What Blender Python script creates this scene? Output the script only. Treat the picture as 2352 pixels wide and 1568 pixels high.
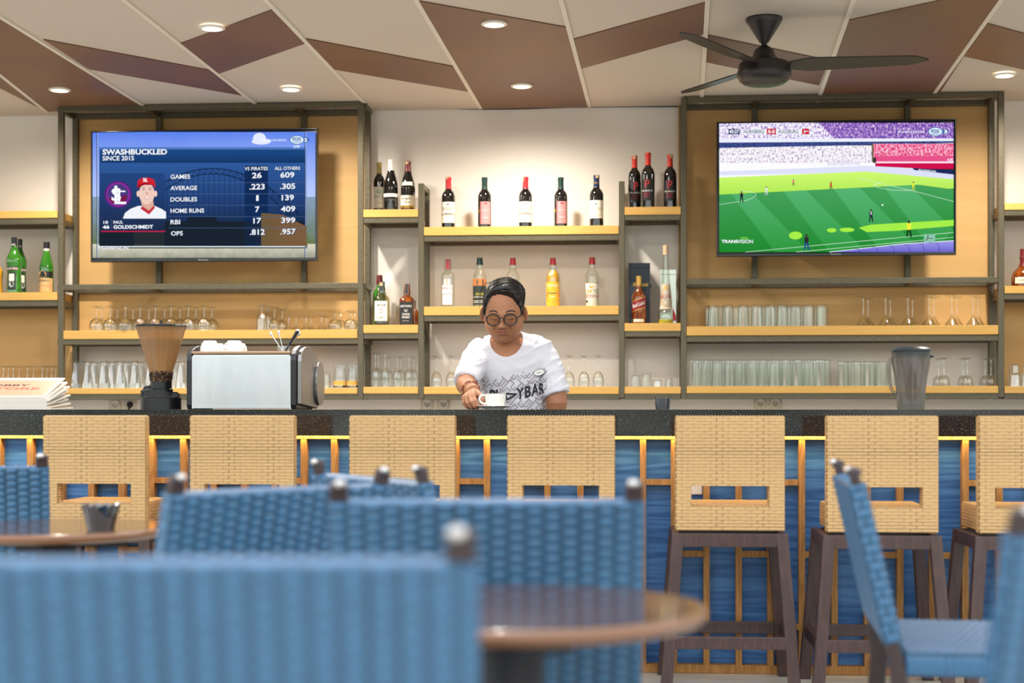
import bpy, bmesh, math, random
from mathutils import Vector, Matrix, noise
from mathutils.bvhtree import BVHTree
random.seed(7)
PI = math.pi
for o in list(bpy.data.objects): bpy.data.objects.remove(o)
scene = bpy.context.scene
COL = scene.collection
# ------------------------------------------------------------ camera
FPX = 3600.0; EYE = 1.08; HOR = 940.0; PSI = math.atan(0.0778)
SN, CS = math.sin(PSI), math.cos(PSI)
cam = bpy.data.cameras.new('camera'); camo = bpy.data.objects.new('camera', cam); COL.objects.link(camo)
cam.sensor_width = 36.0; cam.lens = FPX / 2352 * 36.0
cam.shift_y = (HOR - 784) / 2352
camo.location = (0, 0, EYE); camo.rotation_euler = (PI / 2, 0, PSI)
cam.dof.use_dof = True; cam.dof.focus_distance = 7.5; cam.dof.aperture_fstop = 1.95
cam.clip_start = 0.05
scene.camera = camo
scene.cycles.transparent_max_bounces = 40
scene.view_settings.view_transform = 'Standard'; scene.view_settings.look = 'None'
scene.view_settings.exposure = 0.0; scene.view_settings.gamma = 1.0
scene.view_settings.use_curve_mapping = False
# ------------------------------------------------------------ world: overcast garden light through the open front
w = bpy.data.worlds.new('world'); scene.world = w; w.use_nodes = True
nt = w.node_tree; nt.nodes.clear()
def nd(t, ty, **k):
    n = t.nodes.new(ty)
    for a, b in k.items(): setattr(n, a, b)
    return n
out = nd(nt, 'ShaderNodeOutputWorld'); bg = nd(nt, 'ShaderNodeBackground')
tc = nd(nt, 'ShaderNodeTexCoord'); sep = nd(nt, 'ShaderNodeSeparateXYZ'); nt.links.new(tc.outputs['Generated'], sep.inputs[0])
rp = nd(nt, 'ShaderNodeValToRGB'); nt.links.new(sep.outputs['Z'], rp.inputs[0])
e = rp.color_ramp.elements
e[0].position = 0.0; e[0].color = (.34, .33, .30, 1)
e[1].position = 1.0; e[1].color = (.75, .88, 1.1, 1)
for p, c in ((.02, (.16, .18, .14, 1)), (.06, (.25, .29, .22, 1)), (.11, (1.15, 1.2, 1.22, 1)), (.5, (1.25, 1.3, 1.38, 1))):
    q = e.new(p); q.color = c
nz = nd(nt, 'ShaderNodeTexNoise'); nz.inputs['Scale'].default_value = 9; nz.inputs['Detail'].default_value = 6
mp = nd(nt, 'ShaderNodeMapping'); mp.inputs['Scale'].default_value = (1, 1, 1.3)
nt.links.new(tc.outputs['Generated'], mp.inputs[0]); nt.links.new(mp.outputs[0], nz.inputs['Vector'])
r2 = nd(nt, 'ShaderNodeValToRGB'); r2.color_ramp.elements[0].position = .42; r2.color_ramp.elements[1].position = .62
r2.color_ramp.elements[0].color = (.35, .42, .30, 1); r2.color_ramp.elements[1].color = (1.5, 1.55, 1.5, 1)
nt.links.new(nz.outputs['Fac'], r2.inputs[0])
mx = nd(nt, 'ShaderNodeMixRGB', blend_type='MULTIPLY')
# foliage breaks up only the band just above the horizon
fr = nd(nt, 'ShaderNodeValToRGB'); nt.links.new(sep.outputs['Z'], fr.inputs[0])
fr.color_ramp.elements[0].position = 0.0; fr.color_ramp.elements[0].color = (.9, .9, .9, 1)
fr.color_ramp.elements[1].position = .3; fr.color_ramp.elements[1].color = (0, 0, 0, 1)
nt.links.new(fr.outputs[0], mx.inputs[0]); nt.links.new(rp.outputs[0], mx.inputs[1]); nt.links.new(r2.outputs[0], mx.inputs[2])
nt.links.new(mx.outputs[0], bg.inputs['Color']); bg.inputs['Strength'].default_value = 2.1
nt.links.new(bg.outputs[0], out.inputs[0])
# ------------------------------------------------------------ pixel helpers (2352 x 1568 frame)
def XP(px, Y):
    a = (px - 1176) / FPX; t = Y / (CS + a * SN); return t * (-SN + a * CS)
def ZP(px, py, Y):
    a = (px - 1176) / FPX; t = Y / (CS + a * SN); return EYE + (HOR - py) / FPX * t
def P(px, py, Y): return Vector((XP(px, Y), Y, ZP(px, py, Y)))
def T(px, py, t):
    a = (px - 1176) / FPX; return Vector((t * (-SN + a * CS), t * (CS + a * SN), EYE + (HOR - py) / FPX * t))
def PC(px, py, H):
    return T(px, py, (H - EYE) * FPX / (HOR - py))
def SC(px, Y):
    a = (px - 1176) / FPX; return FPX * (CS + a * SN) / Y
# ------------------------------------------------------------ materials
def lin(c):
    if isinstance(c, str): c = [int(c[i:i+2], 16) / 255 for i in (0, 2, 4)]
    else: c = [v / 255 for v in c]
    return tuple((v / 12.92 if v <= .04045 else ((v + .055) / 1.055) ** 2.4) for v in c) + (1,)
MATS = {}
def M(name, col, rough=.5, metal=0., spec=.5, bump=None, noisec=None, coat=0, sss=0):
    """bump=(scale, strength, stretch xyz); noisec=(scale, col2, stretch, lo, hi)"""
    if name in MATS: return MATS[name]
    m = bpy.data.materials.new(name); m.use_nodes = True; t = m.node_tree
    b = t.nodes['Principled BSDF']; b.inputs['Base Color'].default_value = lin(col)
    b.inputs['Roughness'].default_value = rough; b.inputs['Metallic'].default_value = metal
    b.inputs['Specular IOR Level'].default_value = spec
    if coat: b.inputs['Coat Weight'].default_value = coat; b.inputs['Coat Roughness'].default_value = .08
    if sss:
        b.inputs['Subsurface Weight'].default_value = sss; b.inputs['Subsurface Radius'].default_value = (.012, .005, .003)
        b.inputs['Subsurface Scale'].default_value = 1.0
    tcn = nd(t, 'ShaderNodeTexCoord')
    if noisec:
        sc_, c2, st, lo, hi = noisec
        mpn = nd(t, 'ShaderNodeMapping'); mpn.inputs['Scale'].default_value = st; t.links.new(tcn.outputs['Object'], mpn.inputs[0])
        n = nd(t, 'ShaderNodeTexNoise'); n.inputs['Scale'].default_value = sc_; n.inputs['Detail'].default_value = 5
        n.inputs['Distortion'].default_value = .6
        t.links.new(mpn.outputs[0], n.inputs['Vector'])
        r = nd(t, 'ShaderNodeValToRGB'); r.color_ramp.elements[0].position = lo; r.color_ramp.elements[1].position = hi
        r.color_ramp.elements[0].color = lin(col); r.color_ramp.elements[1].color = lin(c2)
        t.links.new(n.outputs['Fac'], r.inputs[0]); t.links.new(r.outputs[0], b.inputs['Base Color'])
    if bump:
        sc_, stg, st = bump
        mpn = nd(t, 'ShaderNodeMapping'); mpn.inputs['Scale'].default_value = st; t.links.new(tcn.outputs['Object'], mpn.inputs[0])
        n = nd(t, 'ShaderNodeTexNoise'); n.inputs['Scale'].default_value = sc_; n.inputs['Detail'].default_value = 4
        t.links.new(mpn.outputs[0], n.inputs['Vector'])
        bp = nd(t, 'ShaderNodeBump'); bp.inputs['Strength'].default_value = stg; bp.inputs['Distance'].default_value = .002
        t.links.new(n.outputs['Fac'], bp.inputs['Height']); t.links.new(bp.outputs[0], b.inputs['Normal'])
    MATS[name] = m; return m
def EM(name, col, s=1.0):
    if name in MATS: return MATS[name]
    m = bpy.data.materials.new(name); m.use_nodes = True; t = m.node_tree; t.nodes.clear()
    o = nd(t, 'ShaderNodeOutputMaterial'); e_ = nd(t, 'ShaderNodeEmission')
    e_.inputs[0].default_value = lin(col); e_.inputs[1].default_value = s
    t.links.new(e_.outputs[0], o.inputs[0]); MATS[name] = m; return m
def GL(name, tint='f4fbf8', refl=.55, base=.04, rough=.03, rim='b8c8c0', milk=None):
    """clear glass or plastic: see-through face-on, reflective and slightly tinted towards the rims"""
    if name in MATS: return MATS[name]
    m = bpy.data.materials.new(name); m.use_nodes = True; t = m.node_tree; t.nodes.clear()
    o = nd(t, 'ShaderNodeOutputMaterial'); tr = nd(t, 'ShaderNodeBsdfTransparent'); g = nd(t, 'ShaderNodeBsdfGlossy')
    g.inputs['Roughness'].default_value = rough; g.inputs['Color'].default_value = (1, 1, 1, 1)
    lw = nd(t, 'ShaderNodeLayerWeight'); lw.inputs['Blend'].default_value = .3
    r = nd(t, 'ShaderNodeValToRGB'); r.color_ramp.elements[0].color = (base,) * 3 + (1,); r.color_ramp.elements[1].color = (refl,) * 3 + (1,)
    r.color_ramp.elements[0].position = .15; r.color_ramp.elements[1].position = .95
    rc = nd(t, 'ShaderNodeValToRGB'); rc.color_ramp.elements[0].color = lin(tint); rc.color_ramp.elements[1].color = lin(rim)
    rc.color_ramp.elements[0].position = .3
    t.links.new(lw.outputs['Facing'], r.inputs[0]); t.links.new(lw.outputs['Facing'], rc.inputs[0]); t.links.new(rc.outputs[0], tr.inputs[0])
    mm = nd(t, 'ShaderNodeMixShader'); t.links.new(r.outputs[0], mm.inputs[0]); t.links.new(tr.outputs[0], mm.inputs[1]); t.links.new(g.outputs[0], mm.inputs[2])
    if milk:   # (share, colour): cloudy body of the plastic
        df = nd(t, 'ShaderNodeBsdfDiffuse'); df.inputs[0].default_value = lin(milk[1]); tl = nd(t, 'ShaderNodeBsdfTranslucent'); tl.inputs[0].default_value = lin(milk[1])
        ma = nd(t, 'ShaderNodeMixShader'); t.links.new(df.outputs[0], ma.inputs[1]); t.links.new(tl.outputs[0], ma.inputs[2])
        mb = nd(t, 'ShaderNodeMixShader'); mb.inputs[0].default_value = milk[0]; t.links.new(mm.outputs[0], mb.inputs[1]); t.links.new(ma.outputs[0], mb.inputs[2]); mm = mb
    t.links.new(mm.outputs[0], o.inputs[0]); MATS[name] = m; return m
def spl(pts, n=5):
    P_ = [Vector(p) for p in pts]; P_ = [P_[0]*2 - P_[1]] + P_ + [P_[-1]*2 - P_[-2]]; out = []
    for i in range(1, len(P_) - 2):
        p0, p1, p2, p3 = P_[i-1:i+3]
        for k in range(n): t = k/n; out.append(.5*((2*p1) + (p2-p0)*t + (2*p0-5*p1+4*p2-p3)*t*t + (3*p1-p0-3*p2+p3)*t*t*t))
    return out + [P_[-2]]
def grain(name, c1, c2, axis_stretch, scale=6, rough=.45, spec=.4, c3=None, bump=.15, coat=0, contrast=(.3, .7)):
    """wood: noise bent rings stretched along the grain"""
    if name in MATS: return MATS[name]
    m = bpy.data.materials.new(name); m.use_nodes = True; t = m.node_tree; b = t.nodes['Principled BSDF']
    b.inputs['Roughness'].default_value = rough; b.inputs['Specular IOR Level'].default_value = spec
    if coat: b.inputs['Coat Weight'].default_value = coat; b.inputs['Coat Roughness'].default_value = .07
    tcn = nd(t, 'ShaderNodeTexCoord'); mpn = nd(t, 'ShaderNodeMapping'); mpn.inputs['Scale'].default_value = axis_stretch
    t.links.new(tcn.outputs['Object'], mpn.inputs[0])
    n = nd(t, 'ShaderNodeTexNoise'); n.inputs['Scale'].default_value = scale; n.inputs['Detail'].default_value = 2; t.links.new(mpn.outputs[0], n.inputs['Vector'])
    mu = nd(t, 'ShaderNodeMath', operation='MULTIPLY'); mu.inputs[1].default_value = 14; t.links.new(n.outputs['Fac'], mu.inputs[0])
    fr_ = nd(t, 'ShaderNodeMath', operation='PINGPONG'); fr_.inputs[1].default_value = 1.0; t.links.new(mu.outputs[0], fr_.inputs[0])
    n2 = nd(t, 'ShaderNodeTexNoise'); n2.inputs['Scale'].default_value = scale * 14; n2.inputs['Detail'].default_value = 5; t.links.new(mpn.outputs[0], n2.inputs['Vector'])
    ad = nd(t, 'ShaderNodeMath', operation='MULTIPLY_ADD'); ad.inputs[1].default_value = .45; t.links.new(fr_.outputs[0], ad.inputs[0])
    sc2 = nd(t, 'ShaderNodeMath', operation='MULTIPLY'); sc2.inputs[1].default_value = .6; t.links.new(n2.outputs['Fac'], sc2.inputs[0]); t.links.new(sc2.outputs[0], ad.inputs[2])
    r = nd(t, 'ShaderNodeValToRGB'); r.color_ramp.elements[0].position = contrast[0]; r.color_ramp.elements[1].position = contrast[1]
    r.color_ramp.elements[0].color = lin(c1); r.color_ramp.elements[1].color = lin(c2)
    t.links.new(ad.outputs[0], r.inputs[0]); t.links.new(r.outputs[0], b.inputs['Base Color'])
    if bump:
        bp = nd(t, 'ShaderNodeBump'); bp.inputs['Strength'].default_value = bump; bp.inputs['Distance'].default_value = .0015
        t.links.new(ad.outputs[0], bp.inputs['Height']); t.links.new(bp.outputs[0], b.inputs['Normal'])
    MATS[name] = m; return m
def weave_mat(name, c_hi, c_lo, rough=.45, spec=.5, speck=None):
    """woven strand: strand colour on top, shade between strands painted in as a darker colour, read from the mesh attribute 'relief'"""
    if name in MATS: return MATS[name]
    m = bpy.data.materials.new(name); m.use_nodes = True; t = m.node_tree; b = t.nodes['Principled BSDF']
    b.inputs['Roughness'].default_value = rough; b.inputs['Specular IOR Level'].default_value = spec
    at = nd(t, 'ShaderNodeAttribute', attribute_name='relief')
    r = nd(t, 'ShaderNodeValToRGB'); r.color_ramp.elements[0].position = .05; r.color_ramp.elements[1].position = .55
    r.color_ramp.elements[0].color = lin(c_lo); r.color_ramp.elements[1].color = lin(c_hi)  # low relief gets a darker tone, painted shade in the weave gaps
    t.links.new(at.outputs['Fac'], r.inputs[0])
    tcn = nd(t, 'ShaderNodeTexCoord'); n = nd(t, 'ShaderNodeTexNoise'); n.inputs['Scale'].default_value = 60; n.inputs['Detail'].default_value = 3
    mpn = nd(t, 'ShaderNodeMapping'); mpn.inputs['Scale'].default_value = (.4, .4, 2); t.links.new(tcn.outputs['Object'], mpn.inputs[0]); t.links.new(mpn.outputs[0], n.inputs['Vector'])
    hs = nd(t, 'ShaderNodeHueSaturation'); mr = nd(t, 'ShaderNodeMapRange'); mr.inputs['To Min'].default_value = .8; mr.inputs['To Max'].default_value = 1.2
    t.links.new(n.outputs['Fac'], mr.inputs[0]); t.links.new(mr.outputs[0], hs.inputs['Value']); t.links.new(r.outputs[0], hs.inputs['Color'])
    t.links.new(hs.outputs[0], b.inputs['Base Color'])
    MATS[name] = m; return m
# ------------------------------------------------------------ mesh builder
class G:
    def __init__(s): s.v = []; s.f = []; s.fm = []; s.fs = []; s.mats = []; s.rel = {}
    def mi(s, m):
        if m not in s.mats: s.mats.append(m)
        return s.mats.index(m)
    def add(s, vs, fs, m, smooth=False, X=None, rel=None):
        o = len(s.v)
        for i, p in enumerate(vs):
            p = Vector(p)
            s.v.append(X @ p if X else p)
            if rel is not None: s.rel[o + i] = rel[i]
        k = s.mi(m)
        for f in fs: s.f.append(tuple(o + i for i in f)); s.fm.append(k); s.fs.append(smooth)
        return s
    def box(s, lo, hi, m, X=None):
        x0, y0, z0 = lo; x1, y1, z1 = hi
        if x0 > x1: x0, x1 = x1, x0
        if y0 > y1: y0, y1 = y1, y0
        if z0 > z1: z0, z1 = z1, z0
        vs = [(x0,y0,z0),(x1,y0,z0),(x1,y1,z0),(x0,y1,z0),(x0,y0,z1),(x1,y0,z1),(x1,y1,z1),(x0,y1,z1)]
        return s.add(vs, [(0,3,2,1),(4,5,6,7),(0,1,5,4),(1,2,6,5),(2,3,7,6),(3,0,4,7)], m, False, X)
    def lathe(s, prof, m, n=24, c=(0,0,0), X=None, closed=False, p=2.0, sx=1, sy=1, a0=0., a1=2*PI, smooth=True):
        full = abs(a1 - a0 - 2*PI) < 1e-6; vs = []; cols = n if full else n + 1
        for r, z in prof:
            for i in range(cols):
                a = a0 + (a1 - a0) * i / n; ca, sa = math.cos(a), math.sin(a)
                if p != 2: 
                    q = (abs(ca)**p + abs(sa)**p) ** (-1/p); ca *= q; sa *= q
                vs.append((c[0] + r*ca*sx, c[1] + r*sa*sy, c[2] + z))
        fs = []; L = len(prof)
        for j in range(L if closed else L - 1):
            k = (j + 1) % L
            for i in range(n):
                i2 = (i + 1) % cols if full else i + 1
                fs.append((j*cols+i, j*cols+i2, k*cols+i2, k*cols+i))
        return s.add(vs, fs, m, smooth, X)
    def tube(s, pts, rad, m, n=8, caps=True, smooth=True, X=None):
        pts = [Vector(p) for p in pts]; L = len(pts)
        if not hasattr(rad, '__len__'): rad = [rad] * L
        vs = []; up = None
        for i, p in enumerate(pts):
            d = (pts[min(i+1, L-1)] - pts[max(i-1, 0)]).normalized()
            if up is None: up = Vector((0,0,1)) if abs(d.z) < .9 else Vector((1,0,0))
            u = d.cross(up)
            if u.length < 1e-6: u = d.orthogonal()
            u.normalize(); v = u.cross(d).normalized(); up = v
            for k in range(n):
                a = 2*PI*k/n; vs.append(p + (u*math.cos(a) + v*math.sin(a)) * rad[i])
        fs = []
        for i in range(L-1):
            for k in range(n):
                k2 = (k+1) % n; fs.append((i*n+k, (i+1)*n+k, (i+1)*n+k2, i*n+k2))
        if caps: fs.append(tuple(range(n))); fs.append(tuple((L-1)*n + k for k in reversed(range(n))))
        return s.add(vs, fs, m, smooth, X)
    def ell(s, c, r, m, n=16, X=None, R=None):
        prof = []; vs = []; k = n // 2
        for j in range(k + 1):
            th = PI * j / k
            for i in range(n):
                a = 2*PI*i/n
                p = Vector((r[0]*math.sin(th)*math.cos(a), r[1]*math.sin(th)*math.sin(a), -r[2]*math.cos(th)))
                if R: p = R @ p
                vs.append(p + Vector(c))
        fs = []
        for j in range(k):
            for i in range(n):
                i2 = (i+1) % n; fs.append((j*n+i, j*n+i2, (j+1)*n+i2, (j+1)*n+i))
        return s.add(vs, fs, m, True, X)
    def prism(s, poly, d, m, X=None, smooth=False):
        """poly: 3-D points; d: extrusion vector"""
        d = Vector(d); n = len(poly); a = [Vector(p) for p in poly]; vs = a + [p + d for p in a]
        fs = [tuple(range(n)), tuple(reversed(range(n, 2*n)))] + [(i, n+i, n+(i+1) % n, (i+1) % n) for i in range(n)]
        return s.add(vs, fs, m, smooth, X)
    def relief(s, o, u, v, nrm, W, H, nu, nv, fn, m, hole=None):
        """woven panel: grid of relief heights fn(x, y) on a rectangle with an optional rectangular hole"""
        o, u, v, nrm = Vector(o), Vector(u), Vector(v), Vector(nrm); vs = []; rel = []
        for j in range(nv+1):
            for i in range(nu+1):
                x = W*i/nu; y = H*j/nv; h, q = fn(x, y)
                if i in (0, nu) or j in (0, nv): h *= .3
                vs.append(o + u*x + v*y + nrm*h); rel.append(q)
        fs = []
        for j in range(nv):
            for i in range(nu):
                if hole:
                    x = W*(i+.5)/nu; y = H*(j+.5)/nv
                    if hole[0] < x < hole[1] and hole[2] < y < hole[3]: continue
                a = j*(nu+1)+i; fs.append((a, a+1, a+nu+2, a+nu+1))
        return s.add(vs, fs, m, True, None, rel)
    def build(s, name, parent=None, bevel=0, seg=2, auto=40, loc=None):
        me = bpy.data.meshes.new(name); me.from_pydata([tuple(p) for p in s.v], [], s.f)
        for m in s.mats: me.materials.append(m)
        me.polygons.foreach_set('material_index', s.fm); me.polygons.foreach_set('use_smooth', s.fs)
        if s.rel:
            at = me.attributes.new('relief', 'FLOAT', 'POINT')
            at.data.foreach_set('value', [s.rel.get(i, 1.0) for i in range(len(s.v))])
        me.update()
        if any(s.fs) and not s.rel:
            try: me.set_sharp_from_angle(angle=math.radians(auto))
            except Exception: pass
        o = bpy.data.objects.new(name, me); COL.objects.link(o)
        if parent: o.parent = parent
        if loc: o.location = loc
        if bevel:
            b = o.modifiers.new('bevel', 'BEVEL'); b.width = bevel; b.segments = seg; b.limit_method = 'ANGLE'; b.angle_limit = math.radians(50)
        return o
def thing(name, label, cat, loc=(0,0,0), rz=0, group=None):
    o = bpy.data.objects.new(name, None); COL.objects.link(o); o.empty_display_size = .1
    o.location = loc; o.rotation_euler = (0, 0, rz); o['label'] = label; o['category'] = cat
    if group: o['group'] = group
    return o
def tag(o, label, cat, group=None, kind=None):
    o['label'] = label; o['category'] = cat
    if group: o['group'] = group
    if kind: o['kind'] = kind
    return o
KIDS = {}
def dup(root, loc, rz=None, label=None, group=None, scale=None):
    kids = {}
    for x in bpy.data.objects:
        if x.parent: kids.setdefault(x.parent.name, []).append(x)
    def cp(o, par):
        c = o.copy(); COL.objects.link(c)
        if par: c.parent = par
        for ch in kids.get(o.name, []): cp(ch, c)
        return c
    r = cp(root, None); r.location = loc
    if rz is not None: r.rotation_euler = (0, 0, rz)
    if label: r['label'] = label
    if group: r['group'] = group
    if scale: r.scale = scale
    return r
def struct(g, name, **k):
    o = g.build(name, **k); o['kind'] = 'structure'; return o
_tx = {}
def text2d(s, off=.0, italic=0.):
    """outline of a word in the built-in font, as 2-D verts normalised to 0..1 in both directions"""
    k = (s, off, italic)
    if k in _tx: return _tx[k]
    c = bpy.data.curves.new('t', 'FONT'); c.body = s; c.offset = off; c.resolution_u = 3; c.shear = italic
    o = bpy.data.objects.new('t', c); COL.objects.link(o)
    me = bpy.data.meshes.new_from_object(o.evaluated_get(bpy.context.evaluated_depsgraph_get()))
    vs = [(v.co.x, v.co.y) for v in me.vertices]; fs = [tuple(p.vertices) for p in me.polygons]
    bpy.data.objects.remove(o); bpy.data.curves.remove(c); bpy.data.meshes.remove(me)
    x0 = min(v[0] for v in vs); x1 = max(v[0] for v in vs); y0 = min(v[1] for v in vs); y1 = max(v[1] for v in vs)
    _tx[k] = ([((a-x0)/(x1-x0), (b-y0)/(y1-y0)) for a, b in vs], fs); return _tx[k]
def text_on(g, s, fn, m, off=.0, italic=0.):
    """fn(u, v) in 0..1 -> 3-D point"""
    vs, fs = text2d(s, off, italic); g.add([fn(a, b) for a, b in vs], fs, m)
# ============================================================ room shell
SF = 9.3; FD = .28; WALL = 9.62; CH = 2.93; PANEL = 6.50
wallm = M('plaster', 'f0e9df', .8, noisec=(2.2, 'ebe3d8', (1,1,1), .35, .7), bump=(40, .08, (1,1,1)))
ceilw = M('ceiling_paint', 'c9beb1', .75, bump=(30, .1, (1,1,1)))
ceilb = M('brown_panel', '78553a', .5, noisec=(1.4, '6c4c40', (1,1,1), .35, .65), bump=(20, .12, (1,1,1)))
seam = M('seam_strip', 'dcd3c5', .6)
floorm = M('floor_tile', 'cfcac0', .3, noisec=(3, 'b9b3a6', (1, 2.5, 1), .4, .75))
g = G(); g.box((-7, -7, -.1), (7, WALL, 0), floorm); struct(g, 'floor')
g = G(); g.box((-7, WALL, -.1), (7, WALL + .15, CH + .2), wallm); struct(g, 'wall_back')
g = G(); g.box((-7, 6.0, CH), (7, WALL, CH + .15), ceilw)
polys = [[(-150,-57),(330,240.5),(108,255),(-150,125)], [(100,89),(480,159),(554,217),(205,157)], [(413,99),(633,18),(703,97),(500,168)],
 [(703,87),(1042,151),(1077,209),(764,157)], [(960,0),(1303,61),(1352,243.5),(1104,247)], [(1315,89),(1623,3),(1621,75),(1334,156)],
 [(1621,78),(1904,137),(1881,194),(1619,140)], [(1947,45),(2321,-36),(2150,224),(1880,229)], [(2268,52),(2560,132),(2560,204),(2214,127)],
 [(958,-2),(800,-34),(1000,-220),(1250,-150)], [(2300,-20),(2600,-90),(2700,60),(2500,110)]]
def clampY(v): return Vector((v.x, min(v.y, WALL), v.z))
for i, pl in enumerate(polys[:9]):
    g.prism([clampY(PC(x, y, CH)) for x, y in pl], (0, 0, -.006), ceilb)
for (x0, y0, x1, y1) in [(-150,-57,330,241),(-150,51,108,255),(240,-38,586,236),(580,-35,852,250),(910,-80,1104,247),(1268,-80,1354,243),(1630,-80,1611,236),(2008,-140,1878,232),(2390,-130,2136,226)]:
    a = clampY(PC(x0, y0, CH)); b = clampY(PC(x1, y1, CH)); d = (b - a).normalized(); n = Vector((d.y, -d.x, 0)) * .011
    g.prism([a + n, b + n, b - n, a - n], (0, 0, -.009), seam)
struct(g, 'ceiling')
# ------------------------------------------------------------ shelving frames
steel = M('hammered_bronze_steel', '6e6552', .42, .55, .5, bump=(220, .5, (1,1,1)), noisec=(160, '57503f', (1,1,1), .4, .62))
beech = grain('beech_board', 'c99a4e', 'd6a85c', (.8, 8, 14), 1.2, .4, .35, bump=.04, contrast=(0, 1))
ply = grain('beech_panel', 'c99d60', 'd3a96e', (.35, 6, 4), 1.0, .5, .3, bump=.04, contrast=(0, 1))
PW = .034
def member(par, name, x0, x1, z0, z1, y0, y1):
    g = G(); g.box((x0, y0, z0), (x1, y1, z1), steel); return g.build(name, par, bevel=.002, seg=1)
def zmid(px0, px1, py, Y=SF): return ZP((px0 + px1) / 2, py, Y)
def vpost(par, px, py0, py1, w=12.5, rear=True, name='post', rtop=None):
    X = XP(px, SF); hw = PW / 2
    z0, z1 = ZP(px, py1, SF), ZP(px, py0, SF)
    member(par, name, X - hw, X + hw, z0, z1, SF, SF + PW)
    if rear: member(par, name, X - hw, X + hw, z0, z1, SF + FD - PW, SF + FD)
    return X, z0, z1
def hbeam(par, pxa, pxb, pyc, rear=True, name='beam', crosses=(), extra=0):
    xa, xb = XP(pxa, SF), XP(pxb, SF); z = zmid(pxa, pxb, pyc)
    member(par, name, xa, xb, z - PW/2, z + PW/2, SF + .001, SF + PW - .001)
    if rear: member(par, name, xa, xb, z - PW/2, z + PW/2, SF + FD - PW + .001, SF + FD - .001)
    for X in [xa, xb] + [XP(c, SF) for c in crosses]:
        member(par, 'cross_bar', X - PW/2 + .002, X + PW/2 - .002, z - PW/2 + .002, z + PW/2 - .002, SF + PW - .002, SF + FD - PW + .002)
    return z
BZ = {}
def board(key, pxa, pxb, pyt, pyb, label):
    """pyt / pyb: rows of the board's front top and bottom edges"""
    xa, xb = XP(pxa, SF) + .001, XP(pxb, SF) - .001; zt = zmid(pxa, pxb, pyt); zb = zmid(pxa, pxb, pyb)
    g = G(); g.box((xa, SF - .004, zb), (xb, SF + FD + .02, zt), beech)
    tag(g.build('shelf_board', bevel=.0015, seg=1), label, 'shelf'); BZ[key] = zt
# left television frame
f = thing('shelving_rack', 'tall bronze steel frame that carries the baseball television', 'shelving rack', (XP(480, SF), SF, 0))
f.location = (0, 0, 0)
vpost(f, 139, 240, 918); vpost(f, 828, 237, 916)
hbeam(f, 133, 834, 244.5, crosses=(336, 678)); hbeam(f, 133, 834, 657.5, crosses=(336, 678))
hbeam(f, 133, 834, 784); hbeam(f, 133, 834, 911)
for px in (336, 678):
    X = XP(px, SF); member(f, 'rail', X - PW/2, X + PW/2, zmid(133, 834, 657.5), zmid(133, 834, 244.5), SF + FD - PW - .002, SF + FD - .002)
# far left
f = thing('shelving_rack', 'low bronze steel frame left of the baseball television, holding green bottles', 'shelving rack', (0, 0, 0))
hbeam(f, -220, 132, 509); hbeam(f, -220, 132, 697); hbeam(f, -220, 132, 912); vpost(f, -226, 420, 918)
# centre frame
f = thing('shelving_rack', 'stepped bronze steel frame behind the bartender between the two televisions', 'shelving rack', (0, 0, 0))
vpost(f, 967, 421, 915); vpost(f, 1428, 416, 913)
hbeam(f, 835, 961, 505, ); hbeam(f, 835, 961, 771); hbeam(f, 835, 961, 910)
hbeam(f, 974, 1422, 546); hbeam(f, 974, 1422, 730); hbeam(f, 974, 1422, 911)
hbeam(f, 1435, 1563, 498.5); hbeam(f, 1435, 1563, 766); hbeam(f, 1435, 1563, 910)
for px, py in ((967, 427), (1428, 422)):
    X = XP(px, SF); z = ZP(px, py, SF); member(f, 'cross_bar', X - PW/2 + .002, X + PW/2 - .002, z - PW/2 + .002, z + PW/2, SF + PW - .002, SF + FD - PW + .002)
# right television frame
f = thing('shelving_rack', 'tall bronze steel frame that carries the football television', 'shelving rack', (0, 0, 0))
vpost(f, 1570.5, 224, 916); vpost(f, 2300, 208.5, 912)
hbeam(f, 1577, 2293, 221.5, crosses=(1741, 2102)); hbeam(f, 1577, 2293, 644.5, crosses=(1741, 2102))
hbeam(f, 1577, 2293, 777); hbeam(f, 1577, 2293, 909)
for px in (1741, 2102):
    X = XP(px, SF); member(f, 'rail', X - PW/2, X + PW/2, zmid(1577, 2293, 644.5), zmid(1577, 2293, 221.5), SF + FD - PW - .002, SF + FD - .002)
f = thing('shelving_rack', 'low bronze steel frame right of the football television at the picture edge', 'shelving rack', (0, 0, 0))
hbeam(f, 2307, 2560, 487); hbeam(f, 2307, 2560, 680); hbeam(f, 2307, 2560, 909); vpost(f, 2566, 400, 914)
board('L1', -220, 132, 485.5, 502, 'beech shelf board high on the far left, level with the baseball television')
board('L2', -220, 132, 672, 690, 'beech shelf board on the far left under the green bottles')
board('L3', -220, 132, 891, 905, 'beech shelf board at the lower far left behind the magazine stack')
board('A', 145.5, 821, 758, 777.5, 'long beech shelf board under the baseball television, lined with upturned stemware')
board('B', 145.5, 821, 891, 904, 'lowest long beech shelf board, behind the coffee grinder and espresso machine')
board('C1', 834.5, 960.5, 481, 498.5, 'short beech shelf board under the three mixed wine bottles')
board('C2', 834.5, 960.5, 746, 764.5, 'short beech shelf board under the two square whiskey bottles')
board('C3', 834.5, 960.5, 888.5, 903.5, 'short beech shelf board at the bottom, under the upturned flutes')
board('D1', 973.5, 1421.5, 519.5, 539, 'long beech shelf board under the five spaced wine bottles')
board('D2', 973.5, 1421.5, 703, 723, 'long beech shelf board at the height of the bartender\'s face, under the clear spirits')
board('D3', 973.5, 1421.5, 888, 904.5, 'long beech shelf board lowest behind the bartender, under the wine glasses')
board('E1', 1434.5, 1564, 475, 493, 'short beech shelf board under the three red-capped black bottles')
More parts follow.
